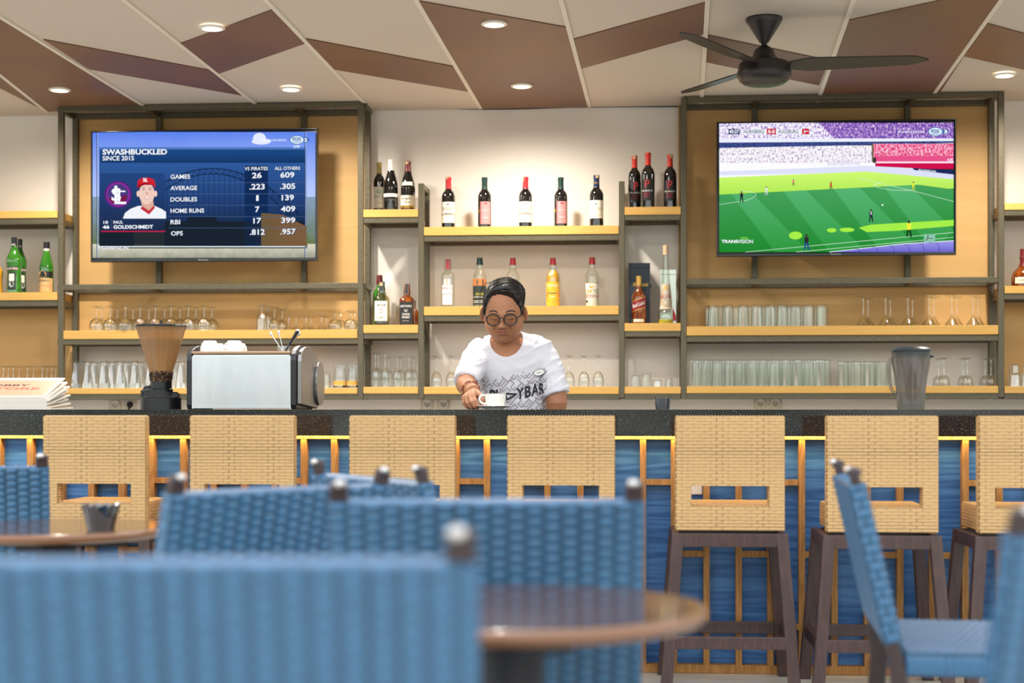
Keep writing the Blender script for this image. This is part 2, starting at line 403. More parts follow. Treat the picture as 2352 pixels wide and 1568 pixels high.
board('E2', 1434.5, 1564, 742, 760, 'short beech shelf board under the dark blue gift box')
board('E3', 1434.5, 1564, 888, 903.5, 'short beech shelf board at the bottom, under four small shot glasses')
board('F', 1577, 2293, 748, 769, 'long beech shelf board under the football television, with tumblers and martini glasses')
board('H', 1577, 2293, 886.5, 902.5, 'lowest long beech shelf board right of centre, under the row of tall tumblers')
board('R1', 2307, 2560, 465.5, 481, 'beech shelf board high at the right edge, level with the football television')
board('R2', 2307, 2560, 656, 673, 'beech shelf board at the right edge under the dark red bottle')
board('R3', 2307, 2560, 887, 902.5, 'lowest beech shelf board at the right picture edge')
def wpanel(pxa, pxb, pyt, pyb, label):
    Y = SF + FD + .002; g = G(); g.box((XP(pxa, Y), Y, zmid(pxa, pxb, pyb, Y)), (XP(pxb, Y), Y + .02, zmid(pxa, pxb, pyt, Y)), ply)
    tag(g.build('wood_panel'), label, 'wall panel')
wpanel(176, 842, 266, 786, 'large beech veneer wall panel behind the baseball television')
wpanel(1558, 2279, 234, 778, 'large beech veneer wall panel behind the football television')
wpanel(-250, 166, 700, 892, 'beech veneer wall panel at the lower far left behind upturned goblets')
wpanel(2292, 2560, 684, 892, 'beech veneer wall panel at the lower right edge')
# cable along the wall top
blk = M('black_plastic', '1a1a1c', .35); blkm = M('black_matte', '232124', .6)
pts = []
for i in range(40):
    px = 850 + (1565 - 850) * i / 39
    sag = {0: 0}.get(i, 0) + 3.2 * math.sin((px - 1000) / 250 * PI / 1.2) * (1 if px > 1000 else .2)
    pts.append(P(px, 248.5 - (px - 850) * .006 + (sag if sag > 0 else sag * .2), WALL - .012))
g = G(); g.tube(pts, .006, blk, 6); tag(g.build('cable'), 'thin black cable drooping along the top of the white wall', 'cable')
# ============================================================ bar
granite = M('black_granite', '17181b', .07, 0, 1.0, noisec=(170, '6a6e70', (1,1,1), .58, .74)); 
blue = grain('blue_stained_oak', '1e4f88', '5489c0', (.45, 6, 9), 1.5, .42, .4, bump=.3, contrast=(.2, .95))
pine = grain('pine_slat', '9c6c36', 'b58248', (10, 10, 1.2), 2, .5, .3, bump=.05)
bar = thing('bar_counter', 'long bar with black granite top, blue wood front and pine lattice', 'bar counter', (0, 0, 0))
GX0, GX1 = -5.2, 5.2
GF = 6.40; GT = 1.0795; GB = ZP(1400, 1001.5, GF)
g = G(); g.prism([(GX0, GF, GB), (GX0, GF + .03, GB), (GX0, GF + .03, GT - .03), (GX0, GF + .62, GT - .03), (GX0, GF + .62, GT), (GX0, GF, GT)], (GX1 - GX0, 0, 0), granite)
g.build('granite_top', bar)
g = G(); g.box((GX0, PANEL, 0.002), (GX1, PANEL + .02, GT - .03), blue); g.build('front_panel', bar)
g = G(); g.box((GX0, PANEL + .46, .002), (GX1, PANEL + .48, GT - .03), blue); g.build('rear_panel', bar)
slx = [-590,-515,-442,-369,-296,-223,-150,-78,-5,68,138,209,278,347,420,490,560,630,697,767,838,908,978,1048,1118,1188,1257,1333,1405,1477,1548,1623,1697,1770,1842,1917,1993,2068,2142,2218,2296,2372,2448,2525,2602,2680,2758,2836,2914,2992]
SY = PANEL - .045; ztop = GB + .012
zb0 = .012; zb1 = .036
c1107 = {-442,-296,2525,2680,2836,(-150),(68),(209),(347),(490),(630),(767),(908),(1048),(1188),(1333),(1477),(1770),(2068),(2218),(2372)}
c1272 = {-515,-369,-223,2448,2602,2758,-78,138,278,420,560,697,838,978,1118,1257,1405,1548,1697,1842,1993,2142,2296}
c1440 = {1770, 1477, 1188, 908, 630, 2068, 347, 68, 2372}
zr1 = ZP(1500, 1107, SY); zr2 = ZP(1700, 1273, SY); zr3 = ZP(1800, 1440, SY)
for i, px in enumerate(slx):
    X = XP(px, SY); g = G(); g.box((X - .0125, SY, zb0), (X + .0125, PANEL, ztop), pine); g.build('upright_slat', bar)
    if i + 1 < len(slx):
        X2 = XP(slx[i+1], SY)
        for S, z in ((c1107, zr1), (c1272, zr2), (c1440, zr3)):
            if px in S:
                g = G(); g.box((X + .0125, SY + .004, z - .0115), (X2 - .0125, PANEL, z + .0115), pine); g.build('cross_slat', bar)
g = G(); g.box((GX0, SY - .002, .002), (GX1, PANEL, zb1), pine); g.build('bottom_rail', bar)
g = G(); g.box((GX0, SY - .002, GB - .013), (GX1, PANEL, GB + .02), pine); g.build('top_rail', bar)
led = EM('led_strip', 'ffdc90', 75.0)
g = G(); g.box((GX0, GF + .033, GB + .004), (GX1, GF + .041, GB + .012), led); g.build('light_strip', bar)
# small white switch plate on the blue front
g = G(); X = XP(1599, PANEL); z = ZP(1599, 1122, PANEL); g.box((X - .025, PANEL - .008, z - .024), (X + .025, PANEL, z + .03), M('white_plastic', 'ece4da', .4))
g.build('socket_cover', bar, bevel=.003)
# ------------------------------------------------------------ ceiling lights
bez = M('white_bezel', 'efe8dc', .4)
glow = EM('lamp_glow', 'fff0cf', 9)
DL = [(137,202,'above the far left shelf, on a big brown ceiling panel'),(487,59,'touching the tip of a brown panel at upper left'),(668,200,'on a white panel over the baseball television'),
 (1135,50,'nearer of the two on the central brown panel'),(1198,193,'farther of the two on the central brown panel'),(2307,168,'on the white ceiling at the far right')]
for k, (px, py, d) in enumerate(DL):
    c = PC(px, py, CH); t_ = thing('downlight', 'round recessed ceiling light ' + d, 'ceiling light', (c.x, c.y, CH - .008))
    g = G(); g.lathe([(.062, 0), (.062, -.006), (.048, -.010), (.046, -.002), (.046, 0)], bez, 32); g.build('bezel', t_)
    g = G(); g.lathe([(0, -.004), (.047, -.004)], glow, 32); g.build('lamp', t_)
    l = bpy.data.lights.new('bulb', 'SPOT'); l.energy = 135; l.color = (1, .93, .83); l.spot_size = 2.95; l.spot_blend = 1.0; l.shadow_soft_size = .04
    lo = bpy.data.objects.new('bulb', l); COL.objects.link(lo); lo.parent = t_; lo.location = (0, 0, -.02)
# ------------------------------------------------------------ wall sockets
wp = M('white_plastic', 'ece4da', .4); hole = M('socket_hole', '1c1a1a', .6)
clearp = GL('clear_plate', 'fbfaf6', .35, .06, .05, 'ded8cc')
def socket(px, py, label, plug=False):
    c = P(px, py, WALL - .002); s = thing('wall_socket', label, 'wall socket', c)
    g = G(); g.box((-.042, -.012, -.042), (.042, 0, .042), clearp); g.build('plate', s, bevel=.004)
    X = Matrix.Rotation(PI/2, 4, 'X')
    g = G(); g.lathe([(0, .004), (.022, .004), (.022, .015), (.027, .015), (.027, 0)], wp, 28, X=X)
    for dx in (-.01, .01): g.lathe([(0, .0052), (.0028, .0052)], hole, 10, c=(dx, 0, 0), X=X)
    g.box((-.004, -.006, -.022), (.004, -.0045, -.018), hole)
    g.build('outlet', s)
    if plug:
        g = G(); g.lathe([(0,.03),(.012,.03),(.018,.018),(.02,.008),(0,.008)][::-1], blk, 16, X=X); g.tube([(0,-.025,0),(0,-.03,-.03),(.004,-.02,-.1)], .006, blk, 8); g.build('plug', s)
socket(266, 929, 'clear-framed wall socket behind the bar, between magazines and coffee grinder')
socket(300, 929, 'wall socket with a black plug, just left of the coffee grinder', True)
socket(982, 926, 'wall socket left of the pair beside the bartender\'s bracelet arm')
socket(1019, 926, 'wall socket right of the pair, nearest the bartender\'s bracelet arm')
socket(1746, 925, 'left wall socket of the pair below the row of tall tumblers')
socket(1781, 925, 'right wall socket of the pair below the row of tall tumblers')
# ============================================================ televisions
def tv(pxa, pxb, pyt, pyb, label, brand):
    Y = SF - .05; xa, xb = XP(pxa, Y), XP(pxb, Y); zt, zb = zmid(pxa, pxb, pyt, Y), zmid(pxa, pxb, pyb, Y)
    t_ = thing('television', label, 'television', ((xa+xb)/2, Y, (zt+zb)/2)); W = (xb-xa)/2; H = (zt-zb)/2
    bz = M('tv_bezel', '101114', .18, 0, .6)
    g = G(); b = .009; bb = .018
    g.box((-W, 0, H-b), (W, .045, H), bz); g.box((-W, 0, -H), (W, .045, -H+bb), bz); g.box((-W, 0, -H+bb), (-W+b, .045, H-b), bz); g.box((W-b, 0, -H+bb), (W, .045, H-b), bz)
    g.box((-W+b, .02, -H+bb), (W-b, .045, H-b), bz)
    gg = g.build('housing', t_, bevel=.003)
    g = G(); g.box((-.25, .045, -.2), (.25, .09, .2), blkm); g.build('back_cover', t_)
    g = G(); text_on(g, brand, lambda u, v: Vector((-.03 + .06*u, -.0006, -H + .006 + .007*v)), M('silver_print', 'b9bdc2', .4)); g.build('maker_mark', t_)
    g = G()
    for px in ((336, 678) if pxa < 1000 else (1741, 2102)):
        X = XP(px, SF) - (xa+xb)/2; g.box((X - .02, .04, -.22), (X + .02, SF + FD - PW - .003 - Y, .22), blkm)
    g.build('wall_bracket', t_)
    return t_, Y, xa, xb, zt, zb
class Scr:
    """flat picture layers on a screen; input in photo pixels"""
    def __init__(s, root, Y, dz): s.g = G(); s.Y = Y + .012; s.r = root; s.o = root.location
    def pt(s, px, py, L): 
        p = P(px, py, s.Y); return Vector((p.x - s.o.x, s.Y - s.o.y - L * .0007, p.z - s.o.z))
    def poly(s, pts, m, L): s.g.add([s.pt(x, y, L) for x, y in pts], [tuple(reversed(range(len(pts))))] , m); return s
    def rect(s, x0, y0, x1, y1, m, L): return s.poly([(x0,y0),(x1,y0),(x1,y1),(x0,y1)], m, L)
    def ell(s, cx, cy, rx, ry, m, L, n=28): return s.poly([(cx + rx*math.cos(2*PI*i/n), cy + ry*math.sin(2*PI*i/n)) for i in range(n)], m, L)
    def line(s, pts, w, m, L):
        for (x0,y0),(x1,y1) in zip(pts, pts[1:]):
            d = math.hypot(x1-x0, y1-y0) or 1; nx, ny = -(y1-y0)/d*w/2, (x1-x0)/d*w/2
            s.poly([(x0+nx,y0+ny),(x1+nx,y1+ny),(x1-nx,y1-ny),(x0-nx,y0-ny)], m, L)
        return s
    def text(s, st, x0, x1, yt, yb, m, L, off=.012, sl=0, it=0.):
        text_on(s.g, st, lambda u, v: s.pt(x0 + (x1-x0)*u, yb + (yt-yb)*v + sl*u, L), m, off, it); return s
def emgrad(name, c0, c1, z0, z1, axis='Z', s=1.0, noise_amt=0, nscale=5, c2=None):
    if name in MATS: return MATS[name]
    m = bpy.data.materials.new(name); m.use_nodes = True; t = m.node_tree; t.nodes.clear()
    o = nd(t, 'ShaderNodeOutputMaterial'); e_ = nd(t, 'ShaderNodeEmission'); e_.inputs[1].default_value = s
    tcn = nd(t, 'ShaderNodeTexCoord'); sp = nd(t, 'ShaderNodeSeparateXYZ'); t.links.new(tcn.outputs['Object'], sp.inputs[0])
    mr = nd(t, 'ShaderNodeMapRange'); mr.inputs['From Min'].default_value = z0; mr.inputs['From Max'].default_value = z1; t.links.new(sp.outputs[axis], mr.inputs[0])
    r = nd(t, 'ShaderNodeValToRGB'); r.color_ramp.elements[0].color = lin(c0); r.color_ramp.elements[1].color = lin(c1)
    if c2: q = r.color_ramp.elements.new(.5); q.color = lin(c2)
    if noise_amt:
        n = nd(t, 'ShaderNodeTexNoise'); n.inputs['Scale'].default_value = nscale; n.inputs['Detail'].default_value = 5; t.links.new(tcn.outputs['Object'], n.inputs['Vector'])
        ma = nd(t, 'ShaderNodeMath', operation='MULTIPLY_ADD'); ma.inputs[1].default_value = noise_amt; t.links.new(n.outputs['Fac'], ma.inputs[0]); 
        sb = nd(t, 'ShaderNodeMath', operation='SUBTRACT'); sb.inputs[1].default_value = noise_amt*.5; t.links.new(mr.outputs[0], sb.inputs[0]); t.links.new(sb.outputs[0], ma.inputs[2])
        t.links.new(ma.outputs[0], r.inputs[0])
    else: t.links.new(mr.outputs[0], r.inputs[0])
    t.links.new(r.outputs[0], e_.inputs[0]); t.links.new(e_.outputs[0], o.inputs[0]); MATS[name] = m; return m
def crowd(name, stops, sx=90, sz=60):
    m = bpy.data.materials.new(name); m.use_nodes = True; t = m.node_tree; t.nodes.clear()
    o = nd(t, 'ShaderNodeOutputMaterial'); e_ = nd(t, 'ShaderNodeEmission'); tcn = nd(t, 'ShaderNodeTexCoord'); mpn = nd(t, 'ShaderNodeMapping'); mpn.inputs['Scale'].default_value = (sx, 1, sz)
    t.links.new(tcn.outputs['Object'], mpn.inputs[0]); v = nd(t, 'ShaderNodeTexNoise'); v.inputs['Scale'].default_value = 1.0; v.inputs['Detail'].default_value = 3; v.inputs['Roughness'].default_value = .8
    t.links.new(mpn.outputs[0], v.inputs['Vector']); r = nd(t, 'ShaderNodeValToRGB'); t.links.new(v.outputs['Fac'], r.inputs[0]); r.color_ramp.interpolation = 'LINEAR'
    e = r.color_ramp.elements; e[0].position = stops[0][0]; e[0].color = lin(stops[0][1]); e[1].position = stops[1][0]; e[1].color = lin(stops[1][1])
    for p, c in stops[2:]: q = e.new(p); q.color = lin(c)
    t.links.new(r.outputs[0], e_.inputs[0]); t.links.new(e_.outputs[0], o.inputs[0]); return m
white = EM('screen_white', 'f4f8ff', 1.05)
# ---- left television: baseball statistics
t1, TY, xa, xb, zt, zb = tv(208, 729, 297, 600, 'wall-mounted flat television on the left showing blue baseball statistics', 'Panasonic')
s = Scr(t1, TY, 0); W2 = (xb-xa)/2; H2 = (zt-zb)/2
x0, x1, y0, y1 = 211.5, 724.5, 303, 592
s.rect(x0, y0, x1, y1, emgrad('sky_blue', 'd8e2ff', '5f86ee', -.3, .38, c2='b4c8ff', noise_amt=.12), 0)
s.rect(x0, 452, x1, 560, emgrad('scr_low', '6a7a4a', '8fa6c8', -.3, .05, noise_amt=.5, nscale=18), 1)
s.rect(x0, 560, x1, y1, emgrad('river', '9a9c8a', 'd9d6c2', -.38, -.30, noise_amt=.8, nscale=25), 1)
s.rect(229, 570.5, 706, 560, EM('scr_d0', '4a5a52'), 2)
s.ell(596, 318, 15, 13, EM('cloud', 'e6ecff'), 1); s.ell(600, 325, 22, 7, EM('cloud', 'e6ecff'), 1)
# dark panel
s.rect(228, 343, 704, 565, emgrad('scr_panel', '14202e', '2f5a9c', -.24, .2, c2='24437a'), 3)
s.rect(228, 338, 704, 343.5, EM('scr_edge', '4f79bf'), 4)
s.rect(231, 343.5, 701, 374, emgrad('scr_head', '0d2a55', '1c4680', .16, .25), 5)
for (bx, by) in ((222, 300), (700, 300)): s.rect(bx, 303, bx + 1.6, 592, EM('scr_post', '1d3158'), 4); s.rect(bx + 2, 303, bx + 3, 592, EM('scr_post2', 'c3d3ff'), 4)
bridge = EM('bridge', '16294a')
arc = lambda x: 387 + ((x - 488) / 212) ** 2 * 118
ar2 = lambda x: 399 + ((x - 488) / 212) ** 2 * 140
xs = [290 + i * 14 for i in range(30)]
xs = [x for x in xs if x < 702]
s.line([(x, arc(x)) for x in xs], 2.4, bridge, 4); s.line([(x, ar2(x)) for x in xs], 2.4, bridge, 4)
for a, b in zip(xs, xs[1:]): s.line([(a, arc(a)), (b, ar2(b))], 1.3, bridge, 4); s.line([(b, arc(b)), (b, ar2(b))], 1.3, bridge, 4)
for x in range(372, 560, 12): s.line([(x, ar2(x)), (x, 506)], 1.1, bridge, 4)
s.rect(562, 381, 616, 565, EM('scr_tower', '122c58'), 4); s.rect(232, 508, 701, 562, EM('scr_bank', '1a2430'), 4); s.rect(430, 498, 498, 508, EM('scr_bank', '1a2430'), 4)
s.poly([(600,566),(600,489),(650,493),(704,520),(704,566)], emgrad('refl_warm', '4c5636', '7a5c40', .15, .5, axis='X', noise_amt=.5, nscale=3), 5)
s.poly([(308,566),(308,502),(378,502),(378,566)], EM('refl_grey', '3c4440'), 4)
# head shot
s.rect(231, 398, 379, 532, emgrad('scr_card', '1e2c4a', '24447e', -.2, .1), 6)
s.ell(272, 447, 32, 32, EM('ring_dim', '4d2a78'), 7); s.ell(272, 447, 27.5, 27.5, EM('ring', '9b2aa6'), 8); s.ell(272, 447, 24.5, 24.5, EM('disc', '4a3a7e'), 9); s.poly([(250,456),(294,448),(290,462),(280,469),(264,469),(254,463)], EM('disc2', '7a1a4c'), 10)
s.text('S', 257, 279, 432, 462, white, 11, .02); s.text('T', 260, 289, 438, 463, white, 12, .0); s.text('L', 264, 291, 427, 469, white, 13, .0)
skin = EM('scr_skin', 'f1cdbf'); 
s.poly([(283,502),(288,489),(300,480),(318,473),(356,473),(372,480),(382,487),(382,502)], EM('jersey', 'f2f4fb'), 8)
s.poly([(323,479),(331,470),(352,470),(357,477),(343,493)], EM('undershirt', 'c4323c'), 9)
s.poly([(325,466),(325,455),(352,455),(354,472),(343,484),(328,474)], EM('scr_skin2', 'dfae9d'), 10)
s.ell(338, 445, 17.5, 25, skin, 11); s.ell(318.5, 445, 4, 7, skin, 10); s.ell(358, 445, 4, 7, skin, 10)
s.poly([(318,434),(319,416),(328,409),(342,408),(354,413),(358,424),(358,434),(352,425),(326,425)], EM('hair_s', '3a2b28'), 12)
s.poly([(316,431),(318,414),(328,408.5),(343,408),(355,413),(358,424),(358,432),(350,424),(328,424)], EM('scr_cap_red', 'cf2430'), 13)
s.poly([(315,433),(320,424),(336,420.5),(351,424),(346,425.5),(334,424.5),(322,430)], EM('cap_dark', '9a1622'), 14)
s.text('StL', 330, 340, 409, 418, white, 15, .04)
dk = EM('scr_feat', '4a332e')
for ex in (331, 346): s.ell(ex, 436, 2.4, 1.2, dk, 14); s.line([(ex-4, 432), (ex+4, 431.5)], 1.2, dk, 14)
s.poly([(338,438),(336,447),(342,447)], EM('scr_nose', 'd99f90'), 14); s.ell(339, 455, 6.5, 2.2, EM('smile', 'fbeef0'), 14); s.line([(332,454),(339,457.5),(346,454)], .9, EM('lip', 'b5605c'), 15)
shadow = EM('txt_dark', '14335e')
def st(txt, a, b, yt, yb, o=.015):
    s.text(txt, a+1.2, b+1.2, yt+1.1, yb+1.1, shadow, 14, o, -.6); s.text(txt, a, b, yt, yb, white, 16, o, -.6)
st('SWASHBUCKLED', 237, 385, 343.5, 356, .03); st('SINCE 2015', 237, 309, 359, 369.5)
st('VS PIRATES', 563, 616, 384, 392, .01); st('ALL OTHERS', 632, 690, 383.5, 391, .01)
rows = [('GAMES', 393, 438, '26', 580, 602, '609', 645, 677), ('AVERAGE', 393, 454, '.223', 574, 609, '.305', 644, 679), ('DOUBLES', 393, 454, '1', 589.5, 595, '139', 648, 676),
        ('HOME RUNS', 393, 470, '7', 587, 597, '409', 646, 679), ('RBI', 393, 415, '17', 583, 601, '399', 647, 679), ('OPS', 394, 421, '.812', 575, 609, '.957', 645, 680)]
for i, (a, p, q, b, p2_, q2, c, p3, q3) in enumerate(rows):
    y = 401.5 + i * 26; st(a, p, q, y, y + 10); st(b, p2_, q2, y - 4.5, y + 8.5, .02); st(c, p3, q3, y - 5.5, y + 7.5, .02)
    if i < 5: s.rect(386, y + 17.5, 701, y + 18.3, EM('rule', '4f6a98'), 6)
st('1B', 239, 250, 508, 514.5); st('46', 237, 253, 518, 526, .04); st('PAUL', 262, 284, 507.5, 514.5); st('GOLDSCHMIDT', 262, 353, 517.5, 526, .03)
s.rect(256.5, 503, 257.3, 529, EM('rule', '4f6a98'), 12); s.rect(233, 530.5, 381, 532.8, EM('redbar', 'd2214a'), 13)
s.rect(228, 565.5, 701, 567.5, white, 13)
s.text('TRANS', 227, 261, 567, 573, white, 17, .02); s.text('VISION', 259, 296, 566, 573, white, 17)
s.ell(683, 322, 17, 10.5, EM('fox_out', '2a6fae'), 15); s.ell(683, 322, 15.2, 9, EM('fox_in', 'dfeeff'), 16); s.text('FOX', 673, 693, 316, 324, EM('fox_t', '1f5b98'), 17, .04); s.text('SPORTS', 674, 692, 325, 328.5, EM('fox_t', '1f5b98'), 17)
s.ell(704, 322, 7, 6, EM('fox_two', '2f62a6'), 14); s.text('2', 700, 707, 318, 326, white, 17, .04); s.text('LIVE', 675, 690, 334, 340, white, 17, .03, 0, .3); s.text('MLB REGULAR SEASON', 600, 659, 320, 325, white, 17, 0, 0, .3)
s.g.build('screen', t1)
# ---- right television: football match
t2, TY, xa, xb, zt, zb = tv(1646, 2196.5, 276, 587, 'wall-mounted flat television on the right showing a football match', 'Panasonic')
s = Scr(t2, TY, 0); x0, x1, y0, y1 = 1652, 2190, 282, 579
s.rect(x0, y0, x1, 320, crowd('crowd_up_l', [(.34, '5a3a8c'), (.44, 'b08ad8'), (.5, 'f6f2ff'), (.62, 'ffffff')]), 0)
s.poly([(1880,y0),(x1,y0),(x1,318),(1920,322)], crowd('crowd_up_r', [(.36, '3d2a80'), (.46, '7a50b8'), (.56, 'b78ad2'), (.66, 'ffffff')]), 1)
s.rect(x0, 318, x1, 329, EM('balcony', 'eef0ff'), 2); s.poly([(x0,327.5),(x1,324),(x1,328),(1950,334),(x0,340)], crowd('gallery', [(.35, '1c2a5c'), (.6, '46589a')], 60, 60), 3)
s.rect(x0, 334, 2005, 384, crowd('crowd_low', [(.34, '5c4a78'), (.43, 'cfc0dc'), (.5, 'fbf6fb'), (.6, 'ffffff')]), 1)
s.rect(2005, 330, x1, 362, crowd('crowd_red', [(.34, 'b81858'), (.45, 'ee3f7c'), (.54, 'f59fc0'), (.64, 'fff0f6')]), 4)
s.rect(2002, 330, 2006, 372, EM('pillar', '6a6a48'), 5)
s.rect(x0, 374, 2012, 414, emgrad('boards', 'f4f2ff', 'fdfcff', -.05, .1), 3)
s.rect(2012, 358, x1, 374, EM('banner', 'e8538a'), 5); s.rect(2010, 374, x1, 388, EM('banner2', 'd0124e'), 6); s.rect(2012, 371, x1, 375, EM('banner3', 'fbe3f0'), 7)
s.poly([(x0,403),(x0,394),(1990,381),(2190,391),(2190,414),(1990,396)], EM('adboard', 'dfe2fb'), 7)
s.poly([(2095,386),(2190,391),(2190,401),(2100,391)], EM('adnavy', '1c2c5c'), 8); s.text('BUNDESLIGA', 2110, 2150, 388.5, 392.5, white, 9, .02, 3.5); s.text('RHEINENERGIE', 1900, 1976, 372, 381, EM('faint', 'd9d4ee'), 8, .02, -2); s.text('HS', 2176, 2189, 364, 372, EM('adw', 'f8ecff'), 8, .03)
g1 = emgrad('pitch_sun', '9ae03a', 'd8ff78', -.1, .12); g2 = emgrad('pitch_shade', '1f8a2e', '4aa560', -.35, .05, noise_amt=.3, nscale=4)
s.poly([(x0,408),(1990,394),(2190,412),(2190,y1),(x0,y1)], g2, 8)
s.poly([(x0,408),(1990,394),(2190,412),(2190,433),(2176,433.5),(2110,424.5),(x0,447)], g1, 9)
stripe = emgrad('pitch_light', '2f9a40', '5bb878', -.35, .05)
for a, b, c, d in ((1680,446,1728,445),(1800,440,1852,438),(1915,435,1975,432),(2030,429,2090,427)):
    s.poly([(a, b), (c, d), (c + (579-d)*.98, 579) if c + (579-d)*.98 < 2190 else (2190, d + (2190-c)/.98), (min(a + (579-b)*.75, 2190), 579)], stripe, 9.5)
lnm = EM('pitch_line', 'd4f4dc')
s.line([(x0,470),(1712,461),(1728,455),(1737,449),(1733,443),(1720,440),(1700,439)], .9, lnm, 10)
s.line([(1970,409),(2094,438),(2190,463)], .9, lnm, 10); s.line([(2094,438),(2050,437),(2015,431),(2006,425),(2020,421)], .9, lnm, 10)
s.line([(1712,579),(2190,534)], 1.0, lnm, 10); s.line([(1828,579),(2190,545)], 1.0, lnm, 10)
lit = EM('pitch_lit', 'a6f04a')
s.ell(1827, 541, 15, 9, lit, 10); s.ell(1910, 529, 11, 5, lit, 10); s.ell(1945, 528, 17, 5, lit, 10); s.poly([(1972,523),(2000,516),(2190,505),(2190,519),(2060,530),(1990,533)], lit, 10); s.ell(1709, 547, 10, 3, EM('pl2', '5fc040'), 10)
s.poly([(1905,579),(1960,573),(2075,560),(2190,552),(2190,579)], emgrad('dugout', '4a3fc0', 'a9a4f2', -.4, -.3), 11)
s.line([(1905,579),(1960,573),(2075,560),(2190,553)], 1.4, white, 12)
for x in (1962, 2003, 2042, 2077, 2110, 2145): s.line([(x, 576 - (x-1905)*.085), (x+9, 572 - (x-1905)*.06 + 3), (x+13, 579)], .9, EM('rib', '2a2a80'), 12)
def player(x, y, h, shirt, legs):
    s.ell(x, y - h*.9, h*.075, h*.085, dk, 13); s.poly([(x-h*.14,y-h*.8),(x+h*.14,y-h*.8),(x+h*.11,y-h*.42),(x-h*.11,y-h*.42)], EM('p_'+shirt, shirt), 13)
    s.poly([(x-h*.11,y-h*.45),(x-h*.01,y-h*.45),(x-h*.08,y),(x-h*.16,y)], EM('p_'+legs, legs), 13); s.poly([(x+h*.0,y-h*.45),(x+h*.11,y-h*.45),(x+h*.18,y),(x+h*.09,y)], EM('p_'+legs, legs), 13)
for a in ((1703,465,26,'2a2036','20182c'),(1760,448,20,'e0e8ea','d0d8da'),(1822,427,16,'e87a8a','4a3030'),(1908,436,19,'d84a3a','3a2a2a'),(2097,438,21,'e6f03a','c8d83a'),(2000,510,30,'1e1834','181428'),(2087,544,38,'f0f03a','1a2a1c'),(1852,575,38,'2a2e34','2a4a90')): player(*a)
s.text('2', 1998, 2002, 486, 493, white, 15, .03)
s.ell(2026.5, 471, 2, 2, white, 13)
navy = EM('score_navy', '1e3a68')
s.rect(1673, 296.5, 1699, 309, navy, 11); s.text('45:27', 1674.5, 1697.5, 298.5, 307, white, 14, .03); s.rect(1704, 297, 1842, 308.5, EM('score_bg', 'f4f2fb'), 11)
s.text('NÜRNBERG', 1708, 1755, 296.5, 307, EM('score_t', '2c5a78'), 14, .01); s.rect(1761, 296, 1782, 309, EM('score_red', 'cc2030'), 12); s.text('0-0', 1764, 1779, 298.5, 307, white, 14, .03)
s.text('AUGSBURG', 1787, 1833, 298, 307, EM('score_t', '2c5a78'), 14, .01); s.rect(1842, 296, 1858, 309, EM('score_red', 'cc2030'), 12)
s.line([(1846,299),(1849,303),(1846,307)], 1.6, white, 14); s.line([(1847,302),(1856,302)], 1.6, white, 14)
s.ell(2148, 303, 17, 10.5, EM('fox_out', '2a6fae'), 13); s.ell(2148, 303, 15.3, 9, EM('fox_in', 'dfeeff'), 14); s.text('FOX', 2138, 2157, 298, 306, EM('fox_t', '1f5b98'), 16, .04); s.text('SPORTS', 2140, 2156, 307, 310, EM('fox_t', '1f5b98'), 16)
s.ell(2170, 303, 8, 6, EM('fox_two', '2f62a6'), 12); s.text('3', 2167, 2175, 299, 307, white, 16, .04); s.text('BUNDESLIGA', 2062, 2124, 301, 306, white, 16, 0)
s.text('TRANS', 1657, 1694, 551, 558.5, white, 16, .03); s.text('VISION', 1693, 1729, 550.5, 559, white, 16, .01)
s.rect(2122, 538, 2147, 557, EM('logo_box', '8fc8b0'), 13); s.ell(2130.5, 542, 1.6, 1.6, dk, 15); s.line([(2130,544),(2129,549),(2126,553)], 1.8, dk, 15); s.line([(2130,547),(2142,548)], 1.5, dk, 15)
s.g.build('screen', t2)
# ============================================================ ceiling fan
c = PC(1755, 42, CH); fan = thing('ceiling_fan', 'black three-blade ceiling fan hanging in front of the football television', 'ceiling fan', (c.x, c.y, CH))
fb = M('fan_black', '2a2523', .38, .1)
g = G(); g.lathe([(0,0),(.086,0),(.086,-.012),(.075,-.03),(.02,-.117),(.0,-.117)], fb, 32); g.build('canopy', fan)
g = G(); g.lathe([(.013,-.11),(.013,-.16)], fb, 16); g.build('downrod', fan)
g = G(); g.lathe([(0,-.125),(.02,-.13),(.045,-.15),(.055,-.18),(.075,-.2),(.115,-.212),(.122,-.225),(.122,-.245),(.128,-.255),(.128,-.275),(.115,-.295),(.095,-.31),(0,-.31)], fb, 40); g.build('motor_housing', fan)
g = G(); g.lathe([(0,-.314),(.07,-.314),(.078,-.308)], M('fan_cap', '35302d', .5), 32); g.build('motor_cap', fan)
